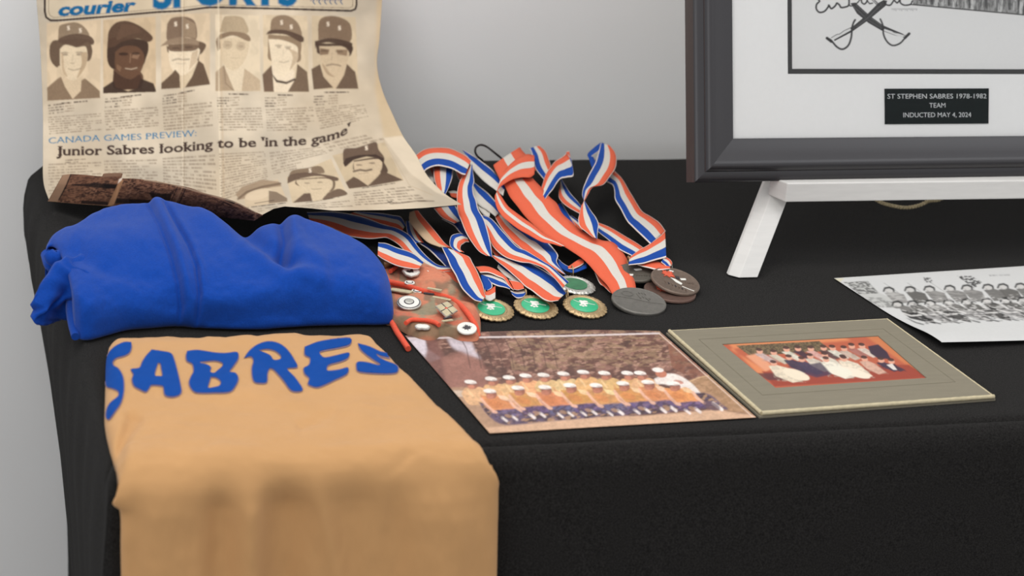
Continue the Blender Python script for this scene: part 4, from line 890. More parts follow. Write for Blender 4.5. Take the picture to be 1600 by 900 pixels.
    # applied letters (picture outlines traced from the shirt, laid on its surface)
    from mathutils.bvhtree import BVHTree
    nv, nu = P.shape[:2]; F = gridfaces(nv, nu)
    bvh = BVHTree.FromPolygons([tuple(p) for p in P.reshape(-1, 3)], [tuple(int(i) for i in f) for f in F])
    def hit(x, y, lift):
        r = ray(x, y); r = r/np.linalg.norm(r); h = bvh.ray_cast(Vector(C0), Vector(r))
        if h[0] is None: return None
        n_ = h[1]; n_ = n_ if n_.dot(Vector(r)) < 0 else -n_
        return np.array(h[0]+n_*lift)
    Ls = [
     ([(198, 112), (165, 112), (120, 135), (92, 170), (84, 210), (82, 280), (86, 320), (110, 330), (138, 345), (140, 370), (105, 400), (88, 430), (84, 466), (95, 480), (118, 450), (150, 400), (163, 340), (160, 280), (140, 240), (118, 225), (112, 205), (130, 185), (165, 175), (190, 160), (200, 135)], []),
     ([(300, 148), (345, 155), (390, 165), (405, 195), (415, 230), (432, 300), (438, 355), (400, 372), (365, 365), (358, 340), (350, 320), (300, 315), (285, 330), (270, 348), (240, 335), (215, 320), (205, 290), (212, 265), (200, 242), (240, 235), (255, 205), (275, 175)], [[(328, 210), (341, 214), (346, 240), (350, 272), (330, 275), (312, 270), (318, 238)]]),
     ([(470, 155), (520, 150), (600, 162), (655, 165), (708, 160), (712, 190), (690, 225), (672, 252), (700, 260), (713, 285), (700, 320), (672, 348), (600, 352), (520, 352), (492, 335), (480, 305), (490, 275), (502, 250), (496, 215), (470, 200), (465, 178)], [[(530, 205), (600, 198), (636, 208), (640, 225), (618, 246), (598, 260), (578, 252), (582, 232), (560, 218), (536, 213)], [(583, 277), (610, 280), (632, 300), (625, 320), (598, 328), (570, 330), (574, 305)]]),
     ([(745, 186), (770, 152), (810, 122), (860, 108), (910, 118), (950, 148), (985, 200), (996, 230), (948, 238), (985, 280), (1022, 336), (1005, 346), (968, 340), (930, 290), (890, 245), (866, 236), (853, 262), (850, 302), (820, 306), (790, 296), (781, 240), (790, 200), (775, 178)], [[(812, 150), (850, 142), (890, 150), (918, 172), (920, 190), (898, 198), (880, 194), (870, 178), (850, 166)]]),
     ([(1036, 134), (1100, 110), (1180, 96), (1252, 92), (1250, 120), (1200, 135), (1140, 146), (1106, 156), (1112, 176), (1135, 186), (1200, 172), (1246, 163), (1240, 186), (1200, 204), (1150, 218), (1138, 238), (1150, 250), (1200, 244), (1240, 234), (1236, 262), (1180, 290), (1130, 314), (1090, 326), (1052, 312), (1058, 285), (1036, 262), (1031, 236), (1056, 220), (1061, 186), (1036, 170)], []),
     ([(1290, 118), (1345, 133), (1400, 158), (1450, 165), (1468, 175), (1455, 186), (1400, 175), (1378, 166), (1388, 182), (1420, 200), (1470, 220), (1482, 240), (1470, 257), (1400, 260), (1300, 252), (1285, 232), (1288, 208), (1330, 208), (1385, 222), (1396, 214), (1360, 190), (1320, 160), (1300, 138)], [])]
    def topx(p): return [(140+x*.325, 500+y*.325) for x, y in p]
    def grow(p, d):
        p = np.array(p); n = len(p); A_ = 0
        for i in range(n): A_ += p[i, 0]*p[(i+1) % n, 1]-p[(i+1) % n, 0]*p[i, 1]
        s_ = 1 if A_ > 0 else -1; o = []
        for i in range(n):
            e = p[(i+1) % n]-p[i-1]; e /= np.linalg.norm(e)+1e-9; o.append(p[i]+s_*d*np.array([e[1], -e[0]]))
        return [tuple(q) for q in o]
    def dens(p, st=2.0):
        o = []
        for i in range(len(p)):
            a, b = np.array(p[i]), np.array(p[(i+1) % len(p)]); k = max(1, int(np.linalg.norm(b-a)/st))
            o += [tuple(a+(b-a)*j/k) for j in range(k)]
        return o
    def round_(p):  # light corner rounding
        return [tuple(q) for q in catmull(np.array(list(p)+[p[0]]), 3)[:-1]]
    def patch(name, outer, holes, lift, m, parent):
        outer = dens(round_(outer)); holes = [dens(round_(h)) for h in holes]; pts = []; ed = []
        for lp in [outer]+holes:
            s_ = len(pts); pts += lp; ed += [(s_+i, s_+(i+1) % len(lp)) for i in range(len(lp))]
        a = np.array(outer); gx, gy = np.meshgrid(np.arange(a[:, 0].min(), a[:, 0].max(), 2.5), np.arange(a[:, 1].min(), a[:, 1].max(), 2.5))
        ins = inpoly(gx, gy, a)
        for h in holes: ins &= ~inpoly(gx, gy, np.array(h))
        bd = np.array(pts); gp = np.stack([gx[ins], gy[ins]], -1)
        gp = gp[[np.min(np.hypot(*(bd-q).T)) > 1.2 for q in gp]]; pts += [tuple(q) for q in gp]
        r = delaunay_2d_cdt([Vector(q) for q in pts], ed, [], 0, 1e-4)
        v = np.array([tuple(q) for q in r[0]]); T = np.array([f for f in r[2] if len(f) == 3]); cc = v[T].mean(1)
        k = inpoly(cc[:, 0], cc[:, 1], a)
        for h in holes: k &= ~inpoly(cc[:, 0], cc[:, 1], np.array(h))
        T = T[k]; W = [hit(x, y, lift) for x, y in v]; ok = np.array([w is not None for w in W]); T = T[ok[T].all(1)]
        W = np.array([w if w is not None else (0, 0, 0) for w in W]); W_used = np.unique(T); mp = -np.ones(len(W), int); mp[W_used] = np.arange(len(W_used))
        o = link(name, W[W_used], [tuple(int(i) for i in f) for f in mp[T]], m, parent); return o
    for outer, holes in Ls:
        o1 = patch('letter', topx(outer), [topx(h) for h in holes], .0010, MT['vinyl'], t)
        patch('letter_outline', grow(topx(outer), 1.8), [grow(topx(h), -1.5) for h in holes], .0006, MT['outl'], o1)
jersey()
# ================================================================== MEDALS AND RIBBONS
def strand(name, st, m, parent, h=.006, h1=None, flip=False, lift=.0, sub=6, wave=.0006):
    """ribbon: stations (Ax,Ay,Bx,By[,extra height]) are its two edges; h..h1 height over the table"""
    st = [tuple(s)+((0,) if len(s) == 4 else ()) for s in st]; n = len(st); h1 = h if h1 is None else h1
    C = catmull(st, sub); k = len(C); hh = np.linspace(h, h1, k)+C[:, 4]
    A = at(C[:, 0], C[:, 1], hh); B = at(C[:, 2], C[:, 3], hh+lift); w_ = np.linspace(0, 1, 7)
    P = A[:, None]*(1-w_)[None, :, None]+B[:, None]*w_[None, :, None]
    P[..., 2] += wave*(np.sin(w_*math.pi)[None]-.3*np.sin(np.arange(k)*.55)[:, None])
    uv = np.zeros(P.shape[:2]+(2,)); uv[..., 0] = w_[None]*.998+.001; uv[..., 1] = np.arange(k)[:, None]/k
    if flip: uv[..., 0] = 1-uv[..., 0]
    return grid(name, P, MT[m], parent, uvs=uv, thick=.0005, off=0)
def ring(parent, x, y, h, r, m='gold', tilt=(1, 0, .3), name='ring'):
    c = at(x, y, h); a = np.array(tilt, float); a /= np.linalg.norm(a); b_ = np.array([0, .35, .94])
    b = MB(); b.tube([c+r*(math.cos(k)*np.cross(a, b_)+math.sin(k)*b_) for k in np.linspace(0, 2*math.pi, 20)[:-1]], .0007, 6, closed=True)
    return b.link(name, MT[m], parent, smooth=True)
def disc_frame(x0, x1, yc, h, tilt=8., roll=0.):
    """centre, radius, axes of a medal seen between px x0..x1 around row yc"""
    a, b = at(x0, yc, h), at(x1, yc, h); c = (a+b)/2; r = np.linalg.norm(b-a)/2
    th, ro = math.radians(tilt), math.radians(roll)
    # a tilted disc leans toward the viewer, not along the table's own axes
    vd = np.array([-math.sin(-YAW), -math.cos(-YAW), 0]); side = np.array([math.cos(YAW), math.sin(YAW), 0])
    vd = np.array([-math.sin(YAW)*-1, 0, 0])*0 + np.array([-(c[0])/np.hypot(c[0], c[1]), -(c[1])/np.hypot(c[0], c[1]), 0]); side = np.array([-vd[1], vd[0], 0])
    ax = np.array([0, 0, math.cos(th)])+vd*math.sin(th)+side*math.sin(ro); ax /= np.linalg.norm(ax)
    xa = side-ax*(side@ax); xa /= np.linalg.norm(xa); return c, r, ax, xa, np.cross(ax, xa)
def star_medal(root, x0, x1, yc, h=.006, tilt=9, metal='gold', enam='green', figure=True, roll=6):
    c, r, ax, xa, ya = disc_frame(x0, x1, yc, h, tilt, roll); r0 = r
    mod = lambda a, q: 1+(.045*abs(math.sin(a*9))**.6+.02*math.sin(a*27))*(q > .8*r0)
    b = MB(); b.lathe([(0, -.0016), (r*.88, -.0016), (r*.96, -.0008), (r*.965, .0004), (r*.90, .0014), (r*.84, .0020), (r*.74, .0024), (r*.68, .0018), (r*.655, .0010), (0, .0010)], c, ax, 108, xa, mod)
    d = b.link('medal_disc', MT[metal], root, smooth=True)
    for k in range(36):          # struck leaf notches round the rim
        a = 2*math.pi*k/36; p = c+(xa*math.cos(a)+ya*math.sin(a))*r*.86+ax*.0016; tdir = -xa*math.sin(a)+ya*math.cos(a)
        if k == 0: bb = MB()
        q = p+tdir*r*.05; o_ = (xa*math.cos(a)+ya*math.sin(a))
        bb.add([p-o_*r*.05, p+tdir*r*.045, p+o_*r*.06+tdir*r*.03, p-tdir*r*.045, p+ax*.0011], [(0, 1, 4), (1, 2, 4), (2, 3, 4), (3, 0, 4)])
    o = bb.link('rim_leaves', MT[metal], d); o['kind'] = 'stuff'
    c = c-xa*r*.07+ya*r*.06; e = MB(); e.lathe([(0, .0008), (r*.645, .0008), (r*.66, .0013), (r*.645, .0017), (0, .0018)], c, ax, 48, xa); e.link('enamel_centre', MT[enam], root, smooth=True)
    if figure:
        f = MB(); z = ax*.0019
        def blob(u_, v_, a_, b_): f.lathe([(0, 0), (a_*r, 0), (a_*r*.7, .0003), (0, .0004)], c+z+xa*u_*r+ya*v_*r, ax, 12, xa, lambda an, q: 1 if abs(math.cos(an)) > .7 else b_)
        blob(-.10, .22, .13, .6); blob(.06, .27, .11, .7); blob(-.04, .10, .13, .7); blob(.10, .10, .09, .8)
        for u_, v_ in ((-.14, -.14), (-.02, -.18), (.10, -.12), (-.08, -.02), (.04, -.02)): blob(u_, v_, .065, 1)
        f.tube([c+z+xa*r*u_+ya*r*v_ for u_, v_ in ((-.50, .22), (-.30, .12), (-.12, .08))], .0003, 5); f.tube([c+z+xa*r*u_+ya*r*v_ for u_, v_ in ((.50, .12), (.30, .12), (.12, .16))], .0003, 5)
        f.link('figure_relief', MT['wht'], root)
    return c, r, ax, xa, ya
def plain_medal(root, x0, x1, yc, m, h=.004, tilt=7, roll=0, thick=.0030, decor=None):
    c, r, ax, xa, ya = disc_frame(x0, x1, yc, h, tilt, roll)
    b = MB(); b.lathe([(0, -thick/2), (r*.97, -thick/2), (r, -thick*.3), (r, thick*.3), (r*.975, thick/2), (r*.95, thick/2+.0003), (r*.925, thick/2), (r*.90, thick/2-.0002), (0, thick/2-.0002)], c, ax, 72, xa)
    b.link('medal_disc', MT[m], root, smooth=True)
    z = ax*(thick/2)
    P = lambda u_, v_: c+z+xa*u_*r+ya*v_*r
    def tube(name, pts, rr, mm): q = MB(); q.tube([P(*p) for p in pts], rr, 6); return q.link(name, MT[mm], root, smooth=True)
    def slab(name, pts, mm, hh=.0005): q = MB(); q.prism([P(*p) for p in pts], ax*hh); return q.link(name, MT[mm], root)
    if decor: decor(tube, slab, m)
    return c, r, ax
leaf = lambda cx, cy, s, rot=0: [(cx+s*(x*math.cos(rot)-y*math.sin(rot)), cy+s*(x*math.sin(rot)+y*math.cos(rot))) for x, y in ((0, -1), (.1, -.45), (.6, -.5), (.5, -.25), (.95, .15), (.6, .2), (.65, .45), (.3, .3), (.35, .75), (.15, .6), (0, 1), (-.15, .6), (-.35, .75), (-.3, .3), (-.65, .45), (-.6, .2), (-.95, .15), (-.5, -.25), (-.6, -.5), (-.1, -.45))]
def medals():
    G = 'medals on striped neck ribbons'
    def root(name, label, x, y): 
        p = at(x, y, 0); return thing(name, label, 'medal', (p[0], p[1], TZ), G)
    # --- gold medal 1 (left)
    t = root('medal', 'gold medal with green centre beside the pinned cap, leftmost of the three gold ones', 768, 484)
    star_medal(t, 735, 803, 484); ring(t, 757, 459, .010, .0045)
    strand('ribbon', [(640, 332, 653, 329), (640, 346, 664, 343), (653, 363, 683, 365), (669, 379, 697, 382), (687, 386, 708, 388)], 'WR', t, .020, .018)
    strand('ribbon', [(690, 386, 716, 394), (698, 403, 732, 401), (703, 415, 738, 410), (711, 429, 744, 421), (718, 444, 750, 434), (726, 456, 754, 444), (740, 468, 757, 457), (752, 472, 759, 464)], 'RWB', t, .024, .016)
    strand('ribbon', [(763, 436, 751, 430), (768, 442, 753, 440), (769, 449, 755, 450), (762, 454, 755, 454)], 'BB', t, .015, .014, flip=True)
    strand('ribbon', [(757, 456, 758, 467), (766, 452, 766, 470), (774, 447, 774, 466)], 'RW', t, .013)
    # --- gold medal 2 (middle)
    t = root('medal', 'gold medal with green centre, middle one of the three gold ones in a row', 837, 479)
    star_medal(t, 803, 872, 480); ring(t, 821, 459, .011, .0045)
    strand('ribbon', [(743, 417, 750, 426), (755, 416, 762, 426), (770, 419, 776, 431), (782, 426, 787, 436), (793, 436, 795, 447), (801, 450, 803, 454)], 'R', t, .018, .014, flip=True)
    strand('ribbon', [(753, 433, 750, 426), (764, 441, 762, 427), (775, 446, 777, 431), (787, 449, 788, 438), (797, 452, 797, 448)], 'BW', t, .014)
    strand('ribbon', [(800, 460, 797, 454), (808, 466, 808, 455), (816, 465, 819, 454), (821, 460, 822, 454)], 'BW', t, .012)
    strand('ribbon', [(780, 411, 777, 418), (795, 421, 789, 431), (806, 429, 797, 436), (815, 437, 806, 441), (822, 449, 816, 446)], 'BW', t, .013)
    strand('ribbon', [(795, 437, 803, 452), (806, 439, 811, 453), (816, 443, 819, 451)], 'R', t, .016)
    strand('ribbon', [(766, 383, 771, 382), (769, 392, 779, 389), (776, 402, 788, 399)], 'R', t, .017, flip=True)
    # --- gold medal 3 (right)
    t = root('medal', 'gold medal with green centre, rightmost of the three gold ones, below the silver medal', 914, 478)
    star_medal(t, 880, 948, 479); ring(t, 886, 460, .012, .0048)
    strand('ribbon', [(754, 336, 751, 347), (765, 340, 756, 356), (776, 350, 763, 370), (787, 363, 770, 385), (797, 374, 780, 395), (810, 387, 794, 404), (823, 392, 812, 409), (840, 403, 826, 411), (850, 409, 838, 414), (862, 417, 850, 420), (876, 429, 864, 432), (889, 441, 879, 450)], 'RWB', t, .024, .022)
    strand('ribbon', [(774, 400, 768, 400), (790, 401, 780, 411), (805, 403, 796, 424), (818, 406, 809, 436), (830, 411, 819, 446), (843, 419, 829, 453), (857, 427, 840, 461), (869, 436, 851, 469), (878, 448, 860, 471), (885, 458, 872, 470)], 'RWB', t, .020, .013)
    # --- silver medal with green centre
    t = root('medal', 'tarnished silver medal with dark green centre lying behind the gold medals', 905, 446)
    star_medal(t, 868, 930, 446, h=.005, tilt=5, metal='silver', enam='dgreen', figure=False); ring(t, 894, 424, .010, .0058)
    strand('ribbon', [(786, 338, 766, 322), (798, 348, 770, 332), (812, 358, 777, 346), (828, 366, 786, 360), (842, 374, 797, 373), (853, 377, 807, 383), (864, 387, 820, 393), (872, 399, 836, 402), (870, 409, 850, 411), (877, 421, 866, 420), (885, 430, 880, 428)], 'RWB', t, .020, .016)
    strand('ribbon', [(872, 415, 872, 404), (883, 423, 882, 413), (894, 426, 893, 418), (905, 424, 905, 419), (917, 419, 918, 409)], 'BB', t, .010)
    strand('ribbon', [(888, 420, 887, 417), (897, 420, 896, 411), (906, 416, 906, 405), (913, 411, 911, 405)], 'R', t, .012)
    # --- pewter medal in front, on the broad red-white-red ribbon
    t = root('medal', 'large plain pewter medal on the broad red-white-red ribbon', 997, 472)
    def dec(tube, slab, m):
        tube('relief_ring', [(-.45+.20*math.cos(a), .38+.17*math.sin(a)) for a in np.linspace(0, 6.28, 18)], .0006, m); tube('relief_line', [(-.9, .02), (-.3, .06), (.4, -.02), (.92, .06)], .0003, m)
        tube('relief_bar', [(-.12, .50), (.05, .18)], .0007, m)
        for k, (x, y) in enumerate(((-.05, .62), (.05, .64), (.15, .62), (.10, .35), (.22, .30), (.34, .32), (.3, .2))): tube('relief_mark', [(x, y), (x+.05, y-.09)], .0005, m)
    plain_medal(t, 956, 1040, 472, 'pewter', .0048, 7, 5, thick=.0042, decor=dec)
    strand('ribbon', [(786, 283, 832, 278), (790, 293, 844, 291), (795, 304, 857, 306), (804, 317, 869, 317), (816, 332, 877, 331), (830, 348, 888, 343), (850, 366, 905, 357), (870, 379, 922, 368), (890, 390, 940, 375), (908, 403, 957, 379), (920, 413, 970, 390), (930, 426, 979, 405), (940, 436, 985, 421), (950, 448, 991, 437), (958, 461, 995, 457)], 'RWR', t, .034, .008, wave=.0012)
    strand('ribbon', [(835, 272, 835, 243), (828, 277, 824, 241), (814, 277, 810, 246), (802, 280, 799, 255), (790, 286, 791, 264), (781, 293, 784, 274), (775, 303, 779, 290)], 'RWR', t, .040, .038)
    strand('ribbon', [(773, 306, 778, 298), (774, 317, 784, 308), (778, 328, 792, 320), (788, 341, 803, 330), (806, 355, 817, 340), (824, 366, 831, 350), (845, 377, 848, 364), (862, 381, 864, 374), (877, 385, 884, 385)], 'RWR', t, .034, .026)
    strand('ribbon', [(771, 258, 812, 230), (775, 268, 820, 240), (780, 278, 830, 252), (784, 288, 838, 266)], 'RWR', t, .036, .035)
    strand('ribbon', [(929, 426, 945, 436), (937, 443, 952, 449), (944, 448, 958, 458), (953, 457, 964, 464)], 'R', t, .006)
    # --- pewter medal behind with its ring, on a looped ribbon
    t = root('medal', 'dark pewter medal half covered by the broad ribbon, ribbon looping up at the right', 1003, 428)
    def dec2(tube, slab, m):
        slab('enamel_chip', [(-.12, .28), (.20, .44), (.28, .30), (-.02, .14)], 'wht')
        slab('enamel_chip', [(-.30, -.32), (-.12, -.30), (-.12, -.48), (-.26, -.5)], 'wht')
        for k in range(6): tube('relief_mark', [(.02+k*.12, -.34+.02*k), (.06+k*.12, -.42+.02*k)], .0006, m)
    plain_medal(t, 962, 1025, 427, 'pewter2', .011, 6, thick=.003, decor=dec2); ring(t, 982, 407, .017, .0045)
    strand('ribbon', [(948, 284, 960, 267), (957, 289, 970, 277), (960, 299, 978, 289), (961, 312, 986, 303), (970, 327, 994, 316), (980, 346, 1004, 331), (988, 354, 1018, 339), (1002, 368, 1030, 348), (1016, 381, 1040, 361)], 'RWB', t, .030, .022)
    strand('ribbon', [(1041, 402, 1039, 361), (1030, 405, 1030, 370), (1012, 410, 1014, 382), (998, 413, 1000, 390), (982, 414, 984, 402)], 'RWB', t, .023, .020)
    strand('ribbon', [(925, 263, 932, 254), (921, 250, 928, 246), (918, 241, 925, 244), (928, 231, 934, 238), (939, 222.5, 941, 232)], 'BB', t, .040, .046)
    strand('ribbon', [(939, 223, 953, 228), (935, 238, 961, 238), (931, 252, 963.5, 250), (925, 264, 961, 264), (918, 277, 952, 277), (913, 289, 942, 289), (910, 299, 926, 293), (910, 307, 919, 304), (913, 313, 912, 316), (917, 320, 908, 323), (924, 330, 905, 336), (931, 340, 903.5, 344), (935.5, 350, 906, 354), (934, 362, 915, 362), (933, 373, 927, 371)], 'RWB', t, .048, .026)
    # --- two bronze medals
    t = root('medal', 'worn bronze medal with red leaf and white marks, upper of the two bronze ones', 1058, 440)
    def dec3(tube, slab, m):
        slab('red_leaf', leaf(-.34, .34, .34, -.5), 'red'); slab('enamel_figure', [(-.22, .10), (.0, .06), (.28, -.12), (.24, -.26), (.02, -.16), (-.12, .0)], 'wht'); slab('enamel_chip', [(.16, .24), (.38, .36), (.42, .24), (.22, .12)], 'wht'); slab('enamel_chip', [(-.30, .70), (-.12, .70), (-.14, .60), (-.3, .6)], 'wht')
        slab('dark_enamel_chip', [(-.04, .34), (.12, .36), (.16, .18), (.02, .16)], 'dark')  # small dark enamel patch among the white chips
        for k in range(7): tube('relief_mark', [(-.42+k*.14, -.30-.035*k), (-.38+k*.14, -.40-.035*k)], .0006, 'dark' if k % 2 else m)
        for k in range(5): tube('relief_mark', [(.40+k*.08, .14+.02*k), (.38+k*.08, .0+.02*k)], .0005, m)
        tube('relief_line', [(.28, -.34), (.55, -.42), (.78, -.46)], .0005, 'wht')
    plain_medal(t, 1017, 1093, 440, 'bronze', .011, 9, 11, decor=dec3); ring(t, 1049, 419, .015, .0035, 'pewter')
    strand('ribbon', [(996, 414, 1000, 410), (1010, 418, 1012, 408), (1022, 421, 1022, 407), (1034, 422, 1034, 411), (1047, 420, 1047, 416)], 'R', t, .018)
    strand('ribbon', [(1033, 409, 1040, 401), (1036, 412, 1046, 405), (1040, 415, 1050, 410), (1045, 418, 1050, 415)], 'RWB', t, .021, .018)
    t = root('medal', 'reddish bronze medal with red leaf mark partly under the other bronze one', 1048, 457)
    def dec4(tube, slab, m):
        slab('red_leaf', leaf(-.28, .02, .32, -.3), 'red'); slab('enamel_figure', [(-.04, .06), (.02, .1), (.38, .02), (.42, -.10), (.12, -.08), (.0, -.14)], 'wht')
        for k in range(4): tube('relief_mark', [(.5+k*.09, -.04), (.53+k*.09, -.14)], .0005, m)
    plain_medal(t, 1007, 1086, 456, 'bronze2', .0040, 3, 4, decor=dec4)
    strand('ribbon', [(932, 360, 933, 347), (948, 373, 948, 353), (962, 385, 970, 365), (973, 393, 990, 377), (990, 401, 1008, 389)], 'RWB', t, .016)
    # --- ribbons whose medals stay hidden in the pile
    def rib(label, x, y):
        p = at(x, y, 0); return thing('medal_ribbon', label, 'ribbon', (p[0], p[1], TZ), 'loose medal ribbons in the pile')
    t = rib('red-white-blue ribbon arching highest at the newspaper and turning down beside its corner', 715, 300)
    strand('ribbon', [(659, 272, 648, 243), (668, 264, 662, 234), (684, 259, 680, 230.5), (700, 262, 698, 231), (713, 267, 714, 236), (721, 272, 727, 243), (727, 273, 736, 251)], 'RWB', t, .044, .044)
    strand('ribbon', [(738, 257, 735, 259), (739, 270, 729, 267), (741, 283, 720, 280), (739, 292, 715.5, 293), (740, 303, 714, 306), (744, 313, 714, 320), (748, 328, 715, 331), (756, 342, 720, 344), (762, 360, 727, 361), (766, 378, 736, 377), (768, 391, 748, 392), (769, 402, 760, 400)], 'RWB', t, .040, .026)
    t = rib('short upright ribbon loop showing red, white and blue right beside the newspaper edge', 695, 280)
    strand('ribbon', [(702, 250, 685, 246), (709, 257, 678, 256), (708, 268, 677.5, 270), (706, 280, 680, 286), (701, 293, 685, 297), (696, 304, 688, 305)], 'RWB', t, .038, .034)
    strand('ribbon', [(664, 268, 678, 256), (669, 277, 683, 268), (676, 287, 686, 280)], 'RW', t, .030, flip=True)
    strand('ribbon', [(711, 265, 722, 271), (715, 277, 725, 276), (719, 284, 723, 283)], 'R', t, .026)
    strand('ribbon', [(700, 299, 705, 307), (708, 298, 712, 309), (716, 300, 719, 311)], 'RW', t, .020, flip=True)
    t = rib('blue and white ribbon running back toward the wall behind the red-white-blue arch', 755, 265)
    strand('ribbon', [(722, 233, 734, 252), (734, 240, 737, 262), (748, 249, 748, 275), (764, 261, 762, 288), (778, 275, 776, 298), (790, 290, 786, 306)], 'BW', t, .034, .030)
    t = rib('blue and white ribbon crossing under the turned-down arch', 760, 310)
    strand('ribbon', [(740, 284, 737, 294), (753, 294, 740, 310), (765, 304, 748, 320), (775, 316, 760, 328), (784, 330, 774, 338)], 'BW', t, .022)
    strand('ribbon', [(745, 312, 748, 326), (755, 316, 754, 334), (762, 321, 761, 339), (767, 326, 765, 338)], 'RW', t, .020)
    t = rib('ribbon standing upright second from the right with its blue edge folded outwards', 865, 265)
    strand('ribbon', [(828, 232, 843, 228), (833, 246, 852, 236), (836, 262, 858, 250), (845, 275, 863, 265), (855, 286, 869, 278)], 'RWB', t, .036, .030)
    strand('ribbon', [(893, 250, 884, 238), (896, 274, 889, 236), (886, 277, 880, 244), (877, 279, 869, 251), (870, 286, 861, 260), (864, 296, 853, 272), (857, 304, 847, 290), (852, 311, 844, 300)], 'RWB', t, .042, .030)
    strand('ribbon', [(877, 279, 875, 290), (883, 289, 873, 302), (890, 300, 875, 312), (900, 312, 888, 324), (908, 322, 906, 334)], 'RWB', t, .022, .020)
    t = rib('dark blue ribbon edge showing along the right side of the broad red-white-red ribbon', 885, 335)
    strand('ribbon', [(878, 317, 868, 322), (886, 331, 878, 336), (893, 343, 887, 348), (903, 357, 896, 358)], 'BB', t, .012, flip=True)
    strand('ribbon', [(892, 336, 887, 342), (903, 344, 898, 352), (914, 357, 908, 361)], 'RWB', t, .010)
    t = rib('shaded ribbon running out from under the newspaper across the blue sweatshirt side', 600, 360)
    strand('ribbon', [(480, 332, 484, 346), (510, 331, 506, 352), (540, 333, 530, 362), (560, 337, 548, 370), (582, 344, 574, 373), (602, 352, 594, 372), (622, 357, 606, 372), (640, 368, 622, 382), (654, 386, 636, 396), (668, 402, 652, 410), (685, 414, 680, 424), (704, 417, 706, 424)], 'RWB', t, .014, .012)
    strand('ribbon', [(684, 423, 704, 419), (692, 429, 711, 428), (704, 438, 715, 437), (716, 446, 719, 443)], 'R', t, .011)
    t = rib('ribbon lying under the newspaper edge with a navy stripe and tan-looking white', 600, 345)
    strand('ribbon', [(560, 331, 548, 334), (590, 333, 578, 346), (612, 336, 603, 352), (626, 339, 618, 357), (634, 352, 628, 361)], 'RWB', t, .010)
    strand('ribbon', [(634, 346, 646, 347), (636, 362, 652, 362), (641, 373, 658, 373), (650, 380, 662, 379)], 'RWB', t, .012)
    strand('ribbon', [(638, 369, 658, 376), (656, 381, 680, 389), (672, 392, 696, 398), (686, 406, 704, 410), (698, 418, 705, 417)], 'B', t, .010)
    t = rib('blue and white ribbon end resting on the pinned cap beside the sweatshirt', 625, 398)
    strand('ribbon', [(591, 379, 590, 399), (602, 380, 600, 406), (618, 386, 612, 412), (636, 392, 630, 418), (650, 399, 645, 420), (662, 410, 655, 420)], 'RWB', t, .026, .022)
    t = rib('tightly curled ribbon roll standing in the dark gap of the pile', 718, 378)
    strand('ribbon', [(729, 369, 733, 378), (722, 366, 729, 378), (714, 365, 725, 380), (706, 368, 721, 383), (702.5, 377, 719.5, 387), (704, 386, 720, 391), (713, 394, 725, 394)], 'RWB', t, .022)
    t = rib('ribbon slanting under the newspaper corner toward the turned-down arch', 700, 335)
    strand('ribbon', [(712, 322, 678, 326), (718, 333, 692, 341), (723, 345, 710, 349)], 'RWB', t, .018)
    strand('ribbon', [(700, 345, 690, 342), (718, 348, 708, 352), (724, 358, 718, 363), (729, 368, 728, 370)], 'B', t, .012, flip=True)
    # thin dark cord loop at the back edge
    pth = [at(x, y, h) for x, y, h in ((790, 256, .030), (784, 248, .032), (772, 238, .040), (760, 229, .046), (751, 226.5, .048), (744, 230, .046), (742.5, 237, .042), (746, 244, .036), (752, 249, .030), (757, 254, .020))]
    b = MB(); b.tube(catmull(pth, 6), .0013, 8); o = b.link('cord_loop', MT['blackcord'], smooth=True)
    tag(o, 'thin black cord loop standing above the ribbons against the wall', 'cord')
medals()
